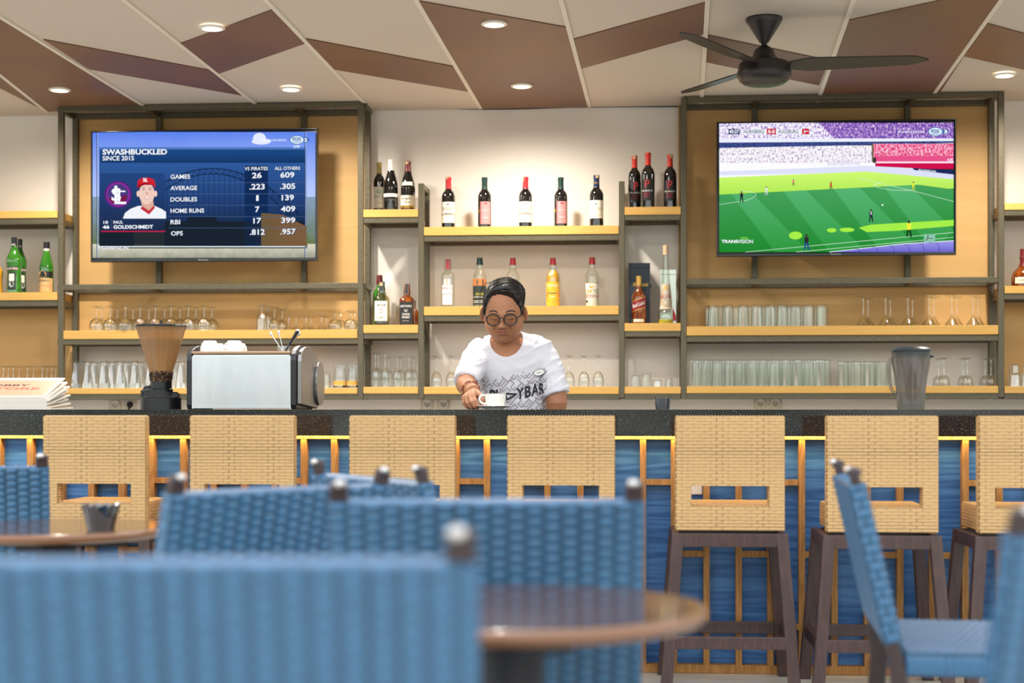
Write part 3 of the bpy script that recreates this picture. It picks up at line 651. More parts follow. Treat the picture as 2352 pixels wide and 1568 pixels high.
for ang in (3, 124, 243):
    a = math.radians(ang)
    R = Matrix.Rotation(-a, 4, 'Z')   # camera side is -Y, angle measured towards it
    g = G(); N = 22; top = []; bot = []
    for i in range(N + 1):
        u = i / N; r = .10 + .66 * u; w = (.028 + .045 * min(1, u * 6)) * (1 - .30 * u) * (1 if u < .9 else max(.12, 1 - (u - .9) * 8.8))
        tw = math.radians(14 - 6 * u); z = -.222 + .012 * u; off = .018 * u * u
        for sgn, L in ((1, top), (-1, bot)):
            L.append((r, off + sgn * w * math.cos(tw), z - sgn * w * math.sin(tw)))
    vs = []; 
    for p, q in zip(top, bot): vs += [p, q, (p[0], p[1], p[2] - .006), (q[0], q[1], q[2] - .006)]
    fs = []
    for i in range(N):
        b0, b1 = i * 4, i * 4 + 4
        fs += [(b0, b0+1, b1+1, b1), (b0+3, b0+2, b1+2, b1+3), (b0+2, b0, b1, b1+2), (b0+1, b0+3, b1+3, b1+1)]
    fs += [(0,2,3,1), (N*4, N*4+1, N*4+3, N*4+2)]
    g.add([R @ Vector(v) for v in vs], fs, fb, False)
    g.build('blade', fan)
# ============================================================ glassware on the shelves
glass = GL('clear_glass', 'fcfdfc', .7, .08, .03, '93a197')
glassw = GL('thick_glass', 'fdfefd', .8, .10, .04, '8d9b91')
def pxd(px, n): return n / SC(px, SF + .1)      # pixels -> metres on the shelves
def mk_tumbler(name, label, group, h, rt, rb, thick=.006, base=.014):
    """upturned: rt = radius at the (upper) base, rb = radius at the rim below"""
    t_ = thing(name, label, 'glass', (0, 0, 0), 0, group); g = G()
    g.lathe([(0, h), (rt*.9, h), (rt, h - .003), (rt*.97, h - base), (rb, 0), (rb - .002, 0), (rt*.97 - thick*.6, h - base), (rt*.5, h - base + .002), (0, h - base + .002)], glassw, 15, smooth=False)
    g.build('tumbler_body', t_); return t_
def mk_stem(name, label, group, h, rf, rbowl, hb, rrim, kind='goblet', stem=.0045):
    """upturned stemware: foot on top, bowl below; hb = bowl height"""
    t_ = thing(name, label, 'glass', (0, 0, 0), 0, group)
    g = G(); g.lathe([(0, h), (rf, h - .001), (rf, h - .003), (rf*.35, h - .008), (stem*1.3, h - .016), (stem*1.3, h-.016)], glassw, 20); g.build('foot', t_)
    g = G(); g.lathe([(stem*1.3, h - .014), (stem, h - .03), (stem, hb + .02), (stem*1.8, hb)], glassw, 10); g.build('stem', t_)
    g = G()
    if kind == 'cone': pr = [(0, hb + .004), (stem*2, hb), (rrim*.5, hb*.55), (rrim, 0), (rrim - .0015, 0), (rrim*.46, hb*.52), (0, hb - .006)]
    elif kind == 'flute': pr = [(0, hb + .006), (rbowl*.5, hb*.96), (rbowl*.85, hb*.8), (rbowl, hb*.5), (rbowl*.97, hb*.25), (rrim, 0), (rrim-.0015, 0), (rbowl-.003, hb*.5), (rbowl*.75, hb*.8), (0, hb*.93)]
    else: pr = [(0, hb + .004), (rbowl*.45, hb*.95), (rbowl*.8, hb*.78), (rbowl, hb*.48), (rbowl*.97, hb*.25), (rrim, 0), (rrim-.0015, 0), (rbowl-.003, hb*.45), (rbowl*.74, hb*.77), (rbowl*.38, hb*.92), (0, hb*.96)]
    g.lathe(pr, glass, 22); g.build('bowl', t_); return t_
def row(proto, key, xs, Yf=SF + .055, jit=.004):
    first = True
    for px in xs:
        dy = 0
        if isinstance(px, tuple): px, dy = px
        Y = Yf + dy; X = XP(px, Y) ; loc = (X + random.uniform(-jit, jit)*.3, Y + random.uniform(-jit, jit), BZ[key] + .0006)
        if first: proto.location = loc; proto.rotation_euler = (0, 0, random.random()); first = False
        else: dup(proto, loc, random.random() * 6)
B_ = .115
# shelf A
p = mk_stem('wine_goblet', 'upturned round wine goblet among the crowd above the coffee grinder', 'upturned goblets above the coffee grinder', .152, .031, .044, .078, .036)
row(p, 'A', [(222, 0), (234, B_), (254, 0), (270, B_), (288, -.03), (306, B_), (322, 0), (342, B_), (357, 0), (378, B_), (393, 0), (414, B_), (433, 0), (450, B_), (469, 0), (487, B_)], jit=.001)
p = mk_stem('beer_goblet', 'upturned tall narrow beer goblet right of the gap on the shelf under the baseball television', 'tall narrow beer goblets over the espresso machine', .152, .036, .031, .112, .034, 'flute', .011); row(p, 'A', [(601, 0), (617, B_)])
p = mk_stem('wine_glass', 'upturned medium wine glass between beer goblets and short dessert glasses', 'medium wine glasses over the espresso machine', .14, .036, .033, .07, .028); row(p, 'A', [(631, 0), (648, B_)])
p = mk_stem('dessert_glass', 'upturned small short-stemmed glass at the right of the shelf under the baseball television', 'small short-stemmed glasses', .09, .03, .035, .03, .036, 'cone', .006); row(p, 'A', [(663, 0), (680, B_), (702, 0), (715, B_), (738, 0), (750, B_)])
p = mk_stem('brandy_glass', 'upturned stubby round brandy glass at the right end under the baseball television', 'stubby round brandy glasses', .112, .032, .042, .066, .033, 'goblet', .005); row(p, 'A', [(770, 0), (783, B_), (806, -.02), (815, B_)])
# far left bottom
p = mk_stem('goblet', 'upturned goblet at far left behind the magazine stack', 'goblets behind the magazine stack', .137, .034, .032, .06, .03); row(p, 'L3', [(-25, 0), (8, 0), (19, B_), (31, 0), (44, B_), (64, 0), (77, B_), (97, 0), (108, B_), (118, 0)])
row(dup(p, (0,0,0)), 'L3', [(128, B_)])
# shelf B: flared pilsner glasses
p = thing('pilsner_glass', 'upturned flared pilsner glass on the lowest shelf behind the coffee grinder', 'glass', (0,0,0), 0, 'upturned pilsner glasses behind the grinder')
g = G(); h = .168; g.lathe([(0, h), (.036, h), (.037, h-.004), (.018, h-.012), (.019, h-.03), (.026, h-.07), (.036, .03), (.038, 0), (.0365, 0), (.034, .03), (.023, h-.07), (.014, h-.028), (0, h-.024)], glassw, 16, smooth=False); g.build('glass_body', p)
row(p, 'B', [(176, B_), (201, 0), (217, B_), (239, 0), (257, B_), (277, 0), (292, B_), (310, 0), (325, B_), (345, 0), (381, 0), (418, 0), (402, B_), (716, B_)])
yb = M('yellow_print', 'd9a648', .5); bk = M('black_print', '1d1d20', .5)
t_ = mk_tumbler('printed_tumbler', 'small tumbler with a yellow and black print right of the espresso machine', None, .094, .034, .036)
g = G(); R = .0368
def arc_band(g, R, z0, z1, a0, a1, m, n=16):
    vs = []; fs = []
    for i in range(n + 1):
        a = a0 + (a1 - a0) * i / n; vs += [(R*math.sin(a), -R*math.cos(a), z0), (R*math.sin(a), -R*math.cos(a), z1)]
    for i in range(n): fs.append((2*i, 2*i+2, 2*i+3, 2*i+1))
    g.add(vs, fs, m, True)
def curved_text(g, s_, R, a0, a1, z0, z1, m, off=.01, it=0.):
    text_on(g, s_, lambda u, v: Vector(((R+.0003)*math.sin(a0+(a1-a0)*u), -(R+.0003)*math.cos(a0+(a1-a0)*u), z0+(z1-z0)*v)), m, off, it)
arc_band(g, R, .046, .08, -1.3, .1, yb); arc_band(g, R, .02, .046, -1.3, .1, bk); curved_text(g, 'Gi', R, -1.0, -.1, .05, .066, bk); g.build('print_band', t_)
X = XP(746, SF+.05); t_.location = (X, SF+.05, BZ['B'] + .001)
mugp = None
for px in (781, 812):
    if mugp is None:
        mugp = thing('beer_mug', 'left of the two upturned handled beer mugs with yellow band, near the espresso machine', 'glass', (XP(px, SF+.06), SF+.06, BZ['B']+.001))
        mugp['group'] = 'beer mugs with yellow band'
        g = G(); h = .14; g.lathe([(0,h),(.038,h),(.040,h-.006),(.034,h-.022),(.039,.04),(.041,0),(.039,0),(.036,.04),(.03,h-.02),(0,h-.018)], glassw, 24); g.build('mug_body', mugp)
        g = G(); arc_band(g, .0402, .014, .042, -1.3, 1.3, yb); arc_band(g, .0408, .002, .014, -1.3, 1.3, bk); curved_text(g, 'Gul', .0406, -.8, .5, .006, .022, M('cream_print', 'e8dcc0', .5)); g.build('print_band', mugp)
        g = G(); g.tube([(.034,0,.105),(.055,0,.108),(.064,0,.09),(.062,0,.05),(.05,0,.035),(.036,0,.04)], .0055, glassw, 8); g.build('handle', mugp)
    else: dup(mugp, (XP(px, SF+.06), SF+.06, BZ['B']+.001), 0, 'right of the two upturned handled beer mugs with yellow band, by the steel post')
# C3, D3 wine glasses and flutes
p = mk_stem('champagne_flute', 'upturned tall champagne flute left of the bartender on the bottom shelf', 'upturned flutes left of the bartender', .208, .030, .026, .12, .02, 'flute'); row(p, 'C3', [(862, 0), (885, 0), (868, B_)])
p = mk_stem('flute', 'upturned slightly shorter flute beside the taller ones, bottom shelf left of the bartender', 'shorter upturned flutes', .186, .034, .027, .112, .021, 'flute'); row(p, 'C3', [(912, 0), (940, 0), (893, B_), (921, B_), (950, B_)])
p = mk_stem('red_wine_glass', 'upturned wine glass on the bottom shelf at the bartender\'s bracelet side', 'wine glasses beside the bartender, bracelet side', .188, .036, .034, .09, .029); row(p, 'D3', [(1003, 0), (1037, 0), (1068, 0)])
p = dup(p, (0, 0, 0), 0, 'upturned wine glass on the bottom shelf at the bartender\'s badge side', 'wine glasses beside the bartender, badge side'); row(p, 'D3', [(1374, 0), (1341, 0), (1307, 0), (1276, 0)])
for px, w_, h_, lb in ((1460, 24, 27, 'widest of the four shot glasses, next to the steel post'), (1485, 22, 31, 'tallest of the four shot glasses on the short bottom shelf'), (1509, 21, 16, 'lowest and flattest of the four shot glasses'), (1536, 17, 20, 'narrowest of the four shot glasses, rightmost')):
    t_ = mk_tumbler('shot_glass', lb, 'four small glasses on the short shelf', h_/385, w_/770, w_/740, .004, .008); t_.location = (XP(px, SF+.08), SF+.08, BZ['E3'] + .001)
# F: ribbed tumblers and martini glasses
p = mk_tumbler('tumbler', 'upturned tumbler in the upper row right below the football television', 'tumblers right below the football television', .126, .034, .034, .006, .016); row(p, 'F', [(1638, 0), (1671, 0), (1707, 0), (1738, 0), (1768, 0), (1797, 0), (1827, 0), (1857, 0), (1888, 0), (1630, B_), (1654, B_), (1690, B_), (1722, B_), (1753, B_), (1783, B_), (1812, B_), (1842, B_), (1880, B_)])
p = mk_stem('martini_glass', 'upturned martini glass right of the tumblers under the football television', 'upturned martini glasses', .178, .038, .04, .058, .044, 'cone'); row(p, 'F', [(1983, 0), (2034, 0), (2085, 0), (2134, 0), (2186, 0), (2235, 0), (1994, B_), (2045, B_), (2096, B_), (2145, B_), (2198, B_), (2247, B_)])
# H
p = mk_tumbler('tall_tumbler', 'upturned tall tumbler in the long lower row behind the middle right stools', 'long lower row of tall tumblers', .158, .030, .032, .005, .02)
row(p, 'H', [(1595 + 26.3 * i, 0) for i in range(12)] + [(1608 + 26.3 * i, B_) for i in range(12)], jit=.002)
p = mk_tumbler('wide_tumbler', 'upturned tumbler in the short group left of the grey plastic pitcher', 'short group of tumblers by the pitcher', .145, .034, .0345, .005, .018); row(p, 'H', [(1936, 0), (1967, 0), (1996, 0), (2024, 0), (2050, 0), (1951, B_), (1981, B_), (2010, B_)], jit=.002)
p = mk_stem('sherry_glass', 'upturned small sherry glass right of the grey plastic pitcher', 'small sherry glasses by the pitcher', .168, .038, .03, .062, .037, 'flute'); row(p, 'H', [(2168, 0), (2222, 0), (2276, 0), (2155, B_), (2212, B_), (2262, B_)])
# far right bottom: stacked tumblers
p = mk_tumbler('rocks_glass', 'upturned squat rocks glass at the lower right edge', 'squat rocks glasses at the right edge', .078, .034, .038, .006, .012); row(p, 'R3', [(2330, 0), (2360, 0), (2345, B_)], jit=.001)
p2_ = mk_tumbler('small_tumbler', 'small tumbler stacked on the squat glasses at the right edge', 'small stacked tumblers at the right edge', .052, .028, .029, .005, .01)
for k, px in enumerate((2330, 2360)):
    q = p2_ if k == 0 else dup(p2_, (0,0,0)); q.location = (XP(px, SF+.055), SF+.055, BZ['R3'] + .0795)
# ============================================================ bottles
darkg = M('dark_bottle_glass', '120f0d', .06, 0, .7, coat=.5)
def bmat(k): return {'dark': darkg, 'clear': GL('bottle_clear', 'f6f9f4', .6, .08, .03, 'b4c0b6'),
    'green': M('green_bottle_glass', '226016', .06, 0, .7, coat=.6, noisec=(9, '3a7f22', (1,1,1), .4, .6)), 'amber': M('amber_whiskey', '6b2f0c', .06, 0, .7, coat=.6, noisec=(25, 'a4561c', (1,1,.3), .45, .65)),
    'yellow': M('yellow_spirit', 'd89a2a', .07, 0, .6, coat=.5), 'pale': GL('pale_spirit', 'e6e0b4', .5, .1, .03, 'b0a878')}[k]
PROF = {   # (radius share, height share); shoulder, neck, lip
 'bordeaux': [(0,0),(.9,0),(1,.012),(1,.60),(.97,.645),(.8,.70),(.5,.745),(.4,.78),(.385,.95),(.43,.955),(.43,.985),(.38,1),(0,1)],
 'burgundy': [(0,0),(.9,0),(1,.012),(1,.44),(.95,.53),(.78,.63),(.56,.73),(.42,.82),(.38,.9),(.36,.95),(.42,.955),(.42,.985),(.36,1),(0,1)],
 'spirit': [(0,0),(.92,0),(1,.012),(1,.60),(.93,.66),(.72,.71),(.5,.75),(.44,.79),(.47,.84),(.46,.88),(.40,.93),(.38,1),(0,1)],
 'flat': [(0,0),(.93,0),(1,.01),(1,.66),(.97,.685),(.55,.745),(.44,.765),(.42,.8),(.4,1),(0,1)],
 'jack': [(0,0),(.93,0),(1,.012),(1,.60),(.9,.65),(.48,.705),(.42,.73),(.44,.78),(.42,.84),(.36,.9),(.36,1),(0,1)],
 'martini': [(0,0),(.9,0),(.97,.01),(.9,.2),(.86,.35),(.95,.5),(1,.57),(.93,.63),(.6,.73),(.36,.82),(.33,.9),(.33,1),(0,1)],
 'fernet': [(0,0),(.92,0),(1,.01),(1,.45),(.97,.53),(.72,.66),(.48,.77),(.42,.84),(.42,1),(0,1)],
 'galliano': [(0,0),(.95,0),(1,.01),(.96,.14),(.86,.16),(.82,.3),(.6,.5),(.5,.6),(.4,.72),(.33,.84),(.33,.97),(.3,1),(0,1)],
 'walker': [(0,0),(.95,0),(1,.01),(1,.55),(.93,.6),(.5,.70),(.4,.74),(.38,.8),(.36,1),(0,1)],
 'squat': [(0,0),(.9,0),(1,.02),(1,.25),(.9,.38),(.55,.5),(.32,.58),(.3,.7),(.36,.8),(.3,.85),(.3,1),(0,1)]}
def bottle(px, top, w, key, kind, gl, label, cap=None, capfrac=(.82, 1.0), dY=.09, name='wine_bottle', pexp=2.0, labels=(), rot=0, group=None, liquid=None, extra=None, cat='bottle'):
    Y = SF + dY; z0 = BZ[key] + .0008; ztop = ZP(px, top, Y); h = ztop - z0; R = w / 2 / SC(px, Y)
    t_ = thing(name, label, cat, (XP(px, Y), Y, z0), rot, group); pr = [(r * R, q * h) for r, q in PROF[kind]]
    def rad(q):
        P_ = PROF[kind]
        for (r0, a), (r1, b) in zip(P_[1:], P_[2:]):
            if a <= q <= b: return (r0 + (r1 - r0) * (q - a) / max(b - a, 1e-6)) * R
        return .3 * R
    g = G(); g.lathe(pr, bmat(gl), 28, p=pexp); g.build('bottle_glass', t_)
    if liquid:
        m, top_q = liquid; P_ = [(r*R*.93, q*h) for r, q in PROF[kind] if q <= top_q]; g = G(); g.lathe([(0, .004)] + P_[1:] + [(rad(top_q)*.93, top_q*h), (0, top_q*h)], m, 24, p=pexp); g.build('liquid', t_)
    if cap:
        g = G(); q0, q1 = capfrac; n = 6; P_ = [(rad(q0 + (q1 - q0) * i / n * .98) + .0012, (q0 + (q1 - q0) * i / n) * h) for i in range(n + 1)]
        g.lathe(P_ + [(0, q1 * h + .0008)], cap, 24); g.build('cap', t_)
    for L in labels:   # (z0, z1, halfangle, material, texts[(string, u0, u1, v0, v1, mat)], angle)
        a, b, ha, m, txts = L[:5]; ac = L[5] if len(L) > 5 else 0
        rr = max(rad(a), rad(b), rad((a+b)/2)) + .0008; g = G()
        if pexp > 2.5:
            rr = R + .0008; wx = ha * R; g.box((-wx, -rr, a*h), (wx, -rr + .0012, b*h), m)
            for (s_, u0, u1, v0, v1, tm) in txts: text_on(g, s_, lambda u, v: Vector((-wx + 2*wx*(u0+(u1-u0)*u), -rr - .0004, (a + (b-a)*(v0+(v1-v0)*v))*h)), tm, .01)
        else:
            vs = []; fs = []; n = 18; r0, r1 = rad(a) + .0007, rad(b) + .0007
            for i in range(n + 1):
                th = ac - ha + 2*ha*i/n; vs += [(r0*math.sin(th), -r0*math.cos(th), a*h), (r1*math.sin(th), -r1*math.cos(th), b*h)]
            for i in range(n): fs.append((2*i, 2*i+2, 2*i+3, 2*i+1))
            g.add(vs, fs, m, True)
            for (s_, u0, u1, v0, v1, tm) in txts:
                if s_ == 'DOT':
                    uc, vc, ru, rv = (u0+u1)/2, (v0+v1)/2, (u1-u0)/2, (v1-v0)/2; pts = []
                    for k in range(20):
                        u_, v_ = uc + ru*math.cos(2*PI*k/20), vc + rv*math.sin(2*PI*k/20); th = ac - ha + 2*ha*u_; r_ = r0 + (r1-r0)*v_ + .0008; pts.append((r_*math.sin(th), -r_*math.cos(th), (a+(b-a)*v_)*h))
                    g.add(pts, [tuple(range(20))], tm); continue
                if s_ == 'BAR':
                    vs = []; fs = []
                    for k in range(9):
                        th = ac - ha + 2*ha*(u0 + (u1-u0)*k/8)
                        for v_ in (v0, v1): r_ = r0 + (r1-r0)*v_ + .0005; vs.append((r_*math.sin(th), -r_*math.cos(th), (a+(b-a)*v_)*h))
                    for k in range(8): fs.append((2*k, 2*k+2, 2*k+3, 2*k+1))
                    g.add(vs, fs, tm); continue
                text_on(g, s_, lambda u, v: Vector((lambda th, r_, z: (r_*math.sin(th), -r_*math.cos(th), z))(ac - ha + 2*ha*(u0+(u1-u0)*u), r0 + (r1-r0)*(v0+(v1-v0)*v) + .001, (a + (b-a)*(v0+(v1-v0)*v))*h)), tm, .01)
        g.build('paper_label', t_)
    if extra: extra(t_, R, h)
    return t_
C = lambda n, c, r=.5, **k: M(n, c, r, **k)
cream = C('label_cream', 'ece2cc'); ivory = C('label_white', 'f2ece0'); inkg = C('ink_grey', '8d8678'); inkd = C('ink_dark', '4a463f'); redc = C('cap_red', 'b52328', .35); grnc = C('cap_green', '15302a', .35)
tan = C('cap_tan', 'b9a35c', .4); whc = C('cap_white', 'ece6de', .4); dred = C('cap_dark_red', '701a20', .35); navyc = C('cap_navy', '16234c', .35); red2 = C('cap_scarlet', 'd5301f', .4); pink = C('label_pink', 'c98484'); blackl = C('label_black', '1e1c1c', .45); gold = C('gold_foil', 'cfa640', .3, metal=.6); inkr = C('ink_red', 'b3262e'); inkw = C('ink_white', 'eee8dd'); stamp = C('tax_stamp', 'c9ac7e')
def stampx(a, q0, q1, ha=.5):
    def f(t_, R, h):
        g = G(); r_ = R * .43 + .0022; arc = []
        vs = []; fs = []
        for i in range(7):
            th = a - ha + 2*ha*i/6
            for q in (q0, q1): vs.append((r_*math.sin(th), -r_*math.cos(th), q*h))
        for i in range(6): fs.append((2*i, 2*i+2, 2*i+3, 2*i+1))
        g.add(vs, fs, stamp, True); g.build('tax_stamp', t_)
    return f
bottle(871, 373, 27, 'C1', 'bordeaux', 'dark', 'wine bottle with tan cap, partly behind the white-capped bottle', tan, (.77, 1), dY=.15, labels=[(.08, .50, 1.25, C('label_grey', 'cfcabb'), [('TWO', .2, .5, .48, .56, inkd), ('OCEANS', .54, .9, .49, .54, inkg), ('DOT', .38, .7, .68, .88, C('ink_green', '86a386')), ('CABERNET', .3, .8, .22, .26, inkd)])])
bottle(898, 367, 33, 'C1', 'burgundy', 'dark', 'sloping-shoulder wine bottle with white cap and white label low on the glass', whc, (.79, 1), labels=[(.0, .33, 1.3, ivory, [('TWO', .17, .45, .58, .68, inkd), ('OCEANS', .47, .82, .6, .65, inkg), ('SHIRAZ', .38, .62, .44, .48, inkg), ('BAR', .25, .75, .26, .27, inkg), ('BAR', .25, .75, .14, .15, inkg)])])
bottle(937, 370, 33, 'C1', 'burgundy', 'dark', 'wine bottle with dark red cap, white neck band and gold stripe', dred, (.79, 1), extra=stampx(-.3, .93, .98), labels=[(.1, .30, 1.3, cream, [('Sangre', .16, .68, .55, .82, inkd), ('de', .38, .5, .42, .52, inkd), ('Toro', .3, .68, .2, .42, inkd)]), (.055, .10, 1.3, gold, [('DESDE 1954', .2, .7, .25, .75, inkd)]), (0, .05, 1.3, dred, []), (.5, .57, .9, cream, [])])
rr = [(.10, .505, 1.3, cream, [('DOT', .42, .6, .83, .93, inkg), ("RAWSON'S", .15, .88, .68, .76, inkg), ('RETREAT', .2, .84, .59, .67, inkg), ('BAR', .04, .96, .36, .44, C('ink_hills', 'a49d8f')), ('BAR', .3, .75, .37, .48, inkg), ('BAR', .12, .85, .17, .18, inkg)])]
bottle(1030, 407, 31, 'D1', 'bordeaux', 'dark', 'red-capped wine bottle with cream label, leftmost of the five spaced bottles', redc, (.77, 1), labels=rr, extra=stampx(-.6, .955, .995), group='five spaced wine bottles')
bottle(1207, 406.5, 31, 'D1', 'bordeaux', 'dark', 'red-capped wine bottle with cream label between two green-capped bottles', redc, (.77, 1), labels=rr, extra=stampx(-.8, .91, .995, .35), group='five spaced wine bottles')
pk = [(.07, .51, .82, pink, [('DOT', .35, .68, .88, .95, inkr), ('Rosso', .3, .75, .26, .31, inkw), ('BAR', .03, .1, .02, .98, C('ink_rose', 'b05050')), ('BAR', .1, .9, .6, .62, C('ink_lightpink', 'e2b4ae'))], .22), (.30, .36, .35, gold, [], -1.15)]
bottle(1113, 407.5, 31, 'D1', 'bordeaux', 'dark', 'green-capped wine bottle with pink label, second of the five from the left', grnc, (.76, 1), labels=pk, group='five spaced wine bottles')
bottle(1288, 407.5, 31, 'D1', 'bordeaux', 'dark', 'green-capped wine bottle with pink label, beside the navy-capped bottle', grnc, (.76, 1), labels=pk, group='five spaced wine bottles')
bottle(1370, 402.5, 32, 'D1', 'bordeaux', 'dark', 'wine bottle with navy cap, rightmost of the five spaced bottles', navyc, (.78, 1), extra=stampx(.3, .94, .99), labels=[(.16, .505, 1.35, cream, [('DOT', .42, .56, .76, .82, navyc), ('CUVEE SPECIALE', .1, .9, .52, .58, inkg), ('BAR', .2, .8, .44, .45, inkg), ('BORDEAUX', .32, .72, .14, .18, inkg)]), (.785, .80, 1.5, gold, []), (.83, .87, .9, navyc, [('B&G', .1, .9, .1, .9, gold)])], group='five spaced wine bottles')
pl = [(.13, .51, 1.3, blackl, [('P', .36, .62, .58, .97, inkr), ('PLAGÀ', .14, .82, .42, .52, inkw), ('ROSSO', .25, .68, .28, .36, inkr), ('VENETO', .25, .68, .16, .22, inkr)])]
bottle(1457.5, 357.5, 29.5, 'E1', 'bordeaux', 'dark', 'black wine bottle with scarlet cap, closest to the short steel post', red2, (.77, 1), dY=.15, labels=pl, extra=stampx(-.3, .93, .995), rot=.25, group='three red-capped black bottles')
bottle(1488.5, 351, 30.5, 'E1', 'bordeaux', 'dark', 'black wine bottle with scarlet cap standing front-most of the three', red2, (.77, 1), dY=.07, labels=pl, rot=-.1, group='three red-capped black bottles')
bottle(1539, 355, 30, 'E1', 'bordeaux', 'dark', 'black wine bottle with scarlet cap, set apart from the two others', red2, (.77, 1), labels=pl, extra=stampx(.4, .93, .995), group='three red-capped black bottles')
# spirits
beef = [(.28, .45, .8, ivory, [('BEEFEATER', .02, .98, .50, .78, inkr), ('LONDON', .3, .7, .25, .36, inkr)]), (.46, .58, .5, C('label_palepink', 'e9cfc6'), [('DOT', .32, .62, .1, .95, C('ink_orange', 'd8663c'))]), (.05, .26, .75, C('label_palepink2', 'ecd9cf'), [('BAR', .1, .9, .2, .8, ivory)])]
bottle(1029, 595, 29, 'D2', 'flat', 'clear', 'clear square gin bottle with red cap and red lettering', redc, (.80, 1), pexp=5, name='gin_bottle', labels=beef)
sun = C('label_sunset', 'c9763c'); 
bottle(1102, 592, 31, 'D2', 'spirit', 'clear', 'clear bottle with dark green cap and sunset bridge label, beside the bartender\'s hair', grnc, (.86, 1), name='spirit_bottle', labels=[(.04, .43, 1.35, C('label_darkgreen', '26302a'), [('LONDON', .3, .75, .5, .62, C('ink_yellow', 'd8c23a')), ('THE BRIDGE GIN', .1, .9, .38, .44, inkw), ('BAR', .1, .9, .2, .22, inkw), ('BAR', .1, .9, .12, .14, inkw)]), (.43, .57, 1.35, sun, [('H', .35, .75, .1, .9, inkd)])])
bottle(1178, 592.5, 31, 'D2', 'spirit', 'clear', 'clear bottle with red cap showing above the bartender\'s head', redc, (.86, 1), name='spirit_bottle', labels=[(.1, .5, 1.3, ivory, [])])
bottle(1270, 592.5, 31, 'D2', 'spirit', 'clear', 'yellow tequila bottle with red cap and red sombrero label', redc, (.86, 1), name='tequila_bottle', liquid=(bmat('yellow'), .74), labels=[(.02, .50, 1.35, C('label_yellow', 'dfb02c'), [('DOT', .12, .9, .12, .68, C('ink_scarlet', 'cf4a24')), ('BAR', .3, .7, .5, .54, inkd), ('BAR', .38, .62, .36, .39, cream), ('TEQUILA', .12, .88, .78, .9, cream)])])
bottle(1360, 591, 31, 'D2', 'spirit', 'clear', 'clear vodka bottle with red cap and white label', redc, (.86, 1), name='vodka_bottle', labels=[(.0, .48, 1.3, C('label_vodka', 'ebe3d4'), [('SKY', .2, .8, .55, .72, gold), ('VODKA', .04, .92, .36, .5, inkr), ('DOT', .35, .6, .76, .9, gold), ('BAR', .05, .25, .16, .26, inkd), ('BAR', .05, .95, .97, 1.0, gold)])])
bottle(872, 632, 31, 'C2', 'spirit', 'green', 'green whiskey bottle mostly hidden behind the square bourbon bottle', dred, (.82, 1), dY=.2, name='whiskey_bottle', labels=[(.85, .92, 1.2, cream, [])])
bottle(877.5, 647, 33, 'C2', 'jack', 'pale', 'square bourbon bottle with white label and round red seal', blk, (.80, 1), pexp=4.5, name='bourbon_bottle', dY=.07, liquid=(C('bourbon_low', '3a2c18', .1), .07), extra=stampx(-.2, .9, .98), labels=[(.10, .55, .86, ivory, [('JIM BEAM', .14, .86, .68, .86, inkd), ('BOURBON', .16, .84, .1, .22, inkd), ('O', .36, .64, .38, .62, inkr), ('WHISKEY', .32, .66, .04, .08, inkg)])])
bottle(935, 652, 34, 'C2', 'jack', 'amber', 'square amber whiskey bottle with black label and black cap', grnc, (.76, 1), pexp=4.5, name='whiskey_bottle', labels=[(.01, .56, .88, blackl, [('JACK DANIELS', .06, .94, .74, .86, inkw), ('No.7', .38, .64, .56, .68, inkw), ('TENNESSEE', .2, .8, .42, .5, inkw), ('WHISKEY', .18, .82, .28, .38, inkw), ('BAR', .25, .75, .16, .18, inkw)])])
bottle(951, 690, 20, 'C2', 'walker', 'amber', 'small amber bottle peeking out behind the square black-label bottle', blk, (.85, 1), dY=.21, name='small_bottle')
# gift boxes and right column
def gift(px0, px1, top, key, dY, dp, m, label, txt=None, side=None):
    Y = SF + dY; z0 = BZ[key] + .001; x0, x1 = XP(px0, Y), XP(px1, Y); zt = ZP(px0, top, Y); cx = (x0+x1)/2; W = (x1-x0)/2; H = zt - z0
    t_ = thing('gift_box', label, 'box', (cx, Y, z0)); g = G(); g.box((-W, 0, 0), (W, dp, H - .03), m); g.build('box_body', t_, bevel=.001)
    g = G(); g.box((-W, 0, H - .029), (W, dp, H), m); g.build('lid', t_, bevel=.001)
    if txt:
        g = G(); text_on(g, txt, lambda u, v: Vector((-W*.55 + 1.35*W*u, -.0008, H*.62 + .022*v)), gold, .01); g.build('lettering', t_)
        g = G(); g.box((W - .002, .002, H*.58), (W + .008, .01, H*.66), blk); g.build('ribbon_tab', t_)
    return t_
gift(1443.5, 1493, 604, 'E2', .13, .09, C('navy_box', '2c3442', .5), 'tall dark blue gift box standing behind the red-label whiskey', 'Blue Label')
sb = gift(1516, 1553, 619, 'E2', .14, .09, M('silver_box', 'd6d8d2', .22, .8), 'silver tin box behind the tall tapering liqueur bottle')
g = G(); g.prism([(.028, -.001, .02), (.047, -.001, .02), (.047, -.001, .05), (.028, -.001, .1)], (0, -.0005, 0), inkr); g.build('red_stripe', sb)
def slant(t_, R, h):
    g = G()
    for (za, zb_, m) in ((.30, .50, C('label_red', '8c1f26')), (.285, .30, gold), (.50, .515, gold)):
        vs = []; fs = []
        for i in range(15):
            th = -1.2 + 2.4*i/14; sh = .06*(i/14 - .5)*2
            for q in (za, zb_): vs.append(((R+.0012)*math.sin(th), -(R+.0012)*math.cos(th), (q+sh)*h))
        for i in range(14): fs.append((2*i, 2*i+2, 2*i+3, 2*i+1))
        g.add(vs, fs, m, True)
    text_on(g, 'Red Label', lambda u, v: Vector(((R+.002)*math.sin(-.9+1.8*u), -(R+.002)*math.cos(-.9+1.8*u), (.36+.08*v+.09*(u-.5))*h)), inkw, .01)
    g.build('slanting_label', t_)
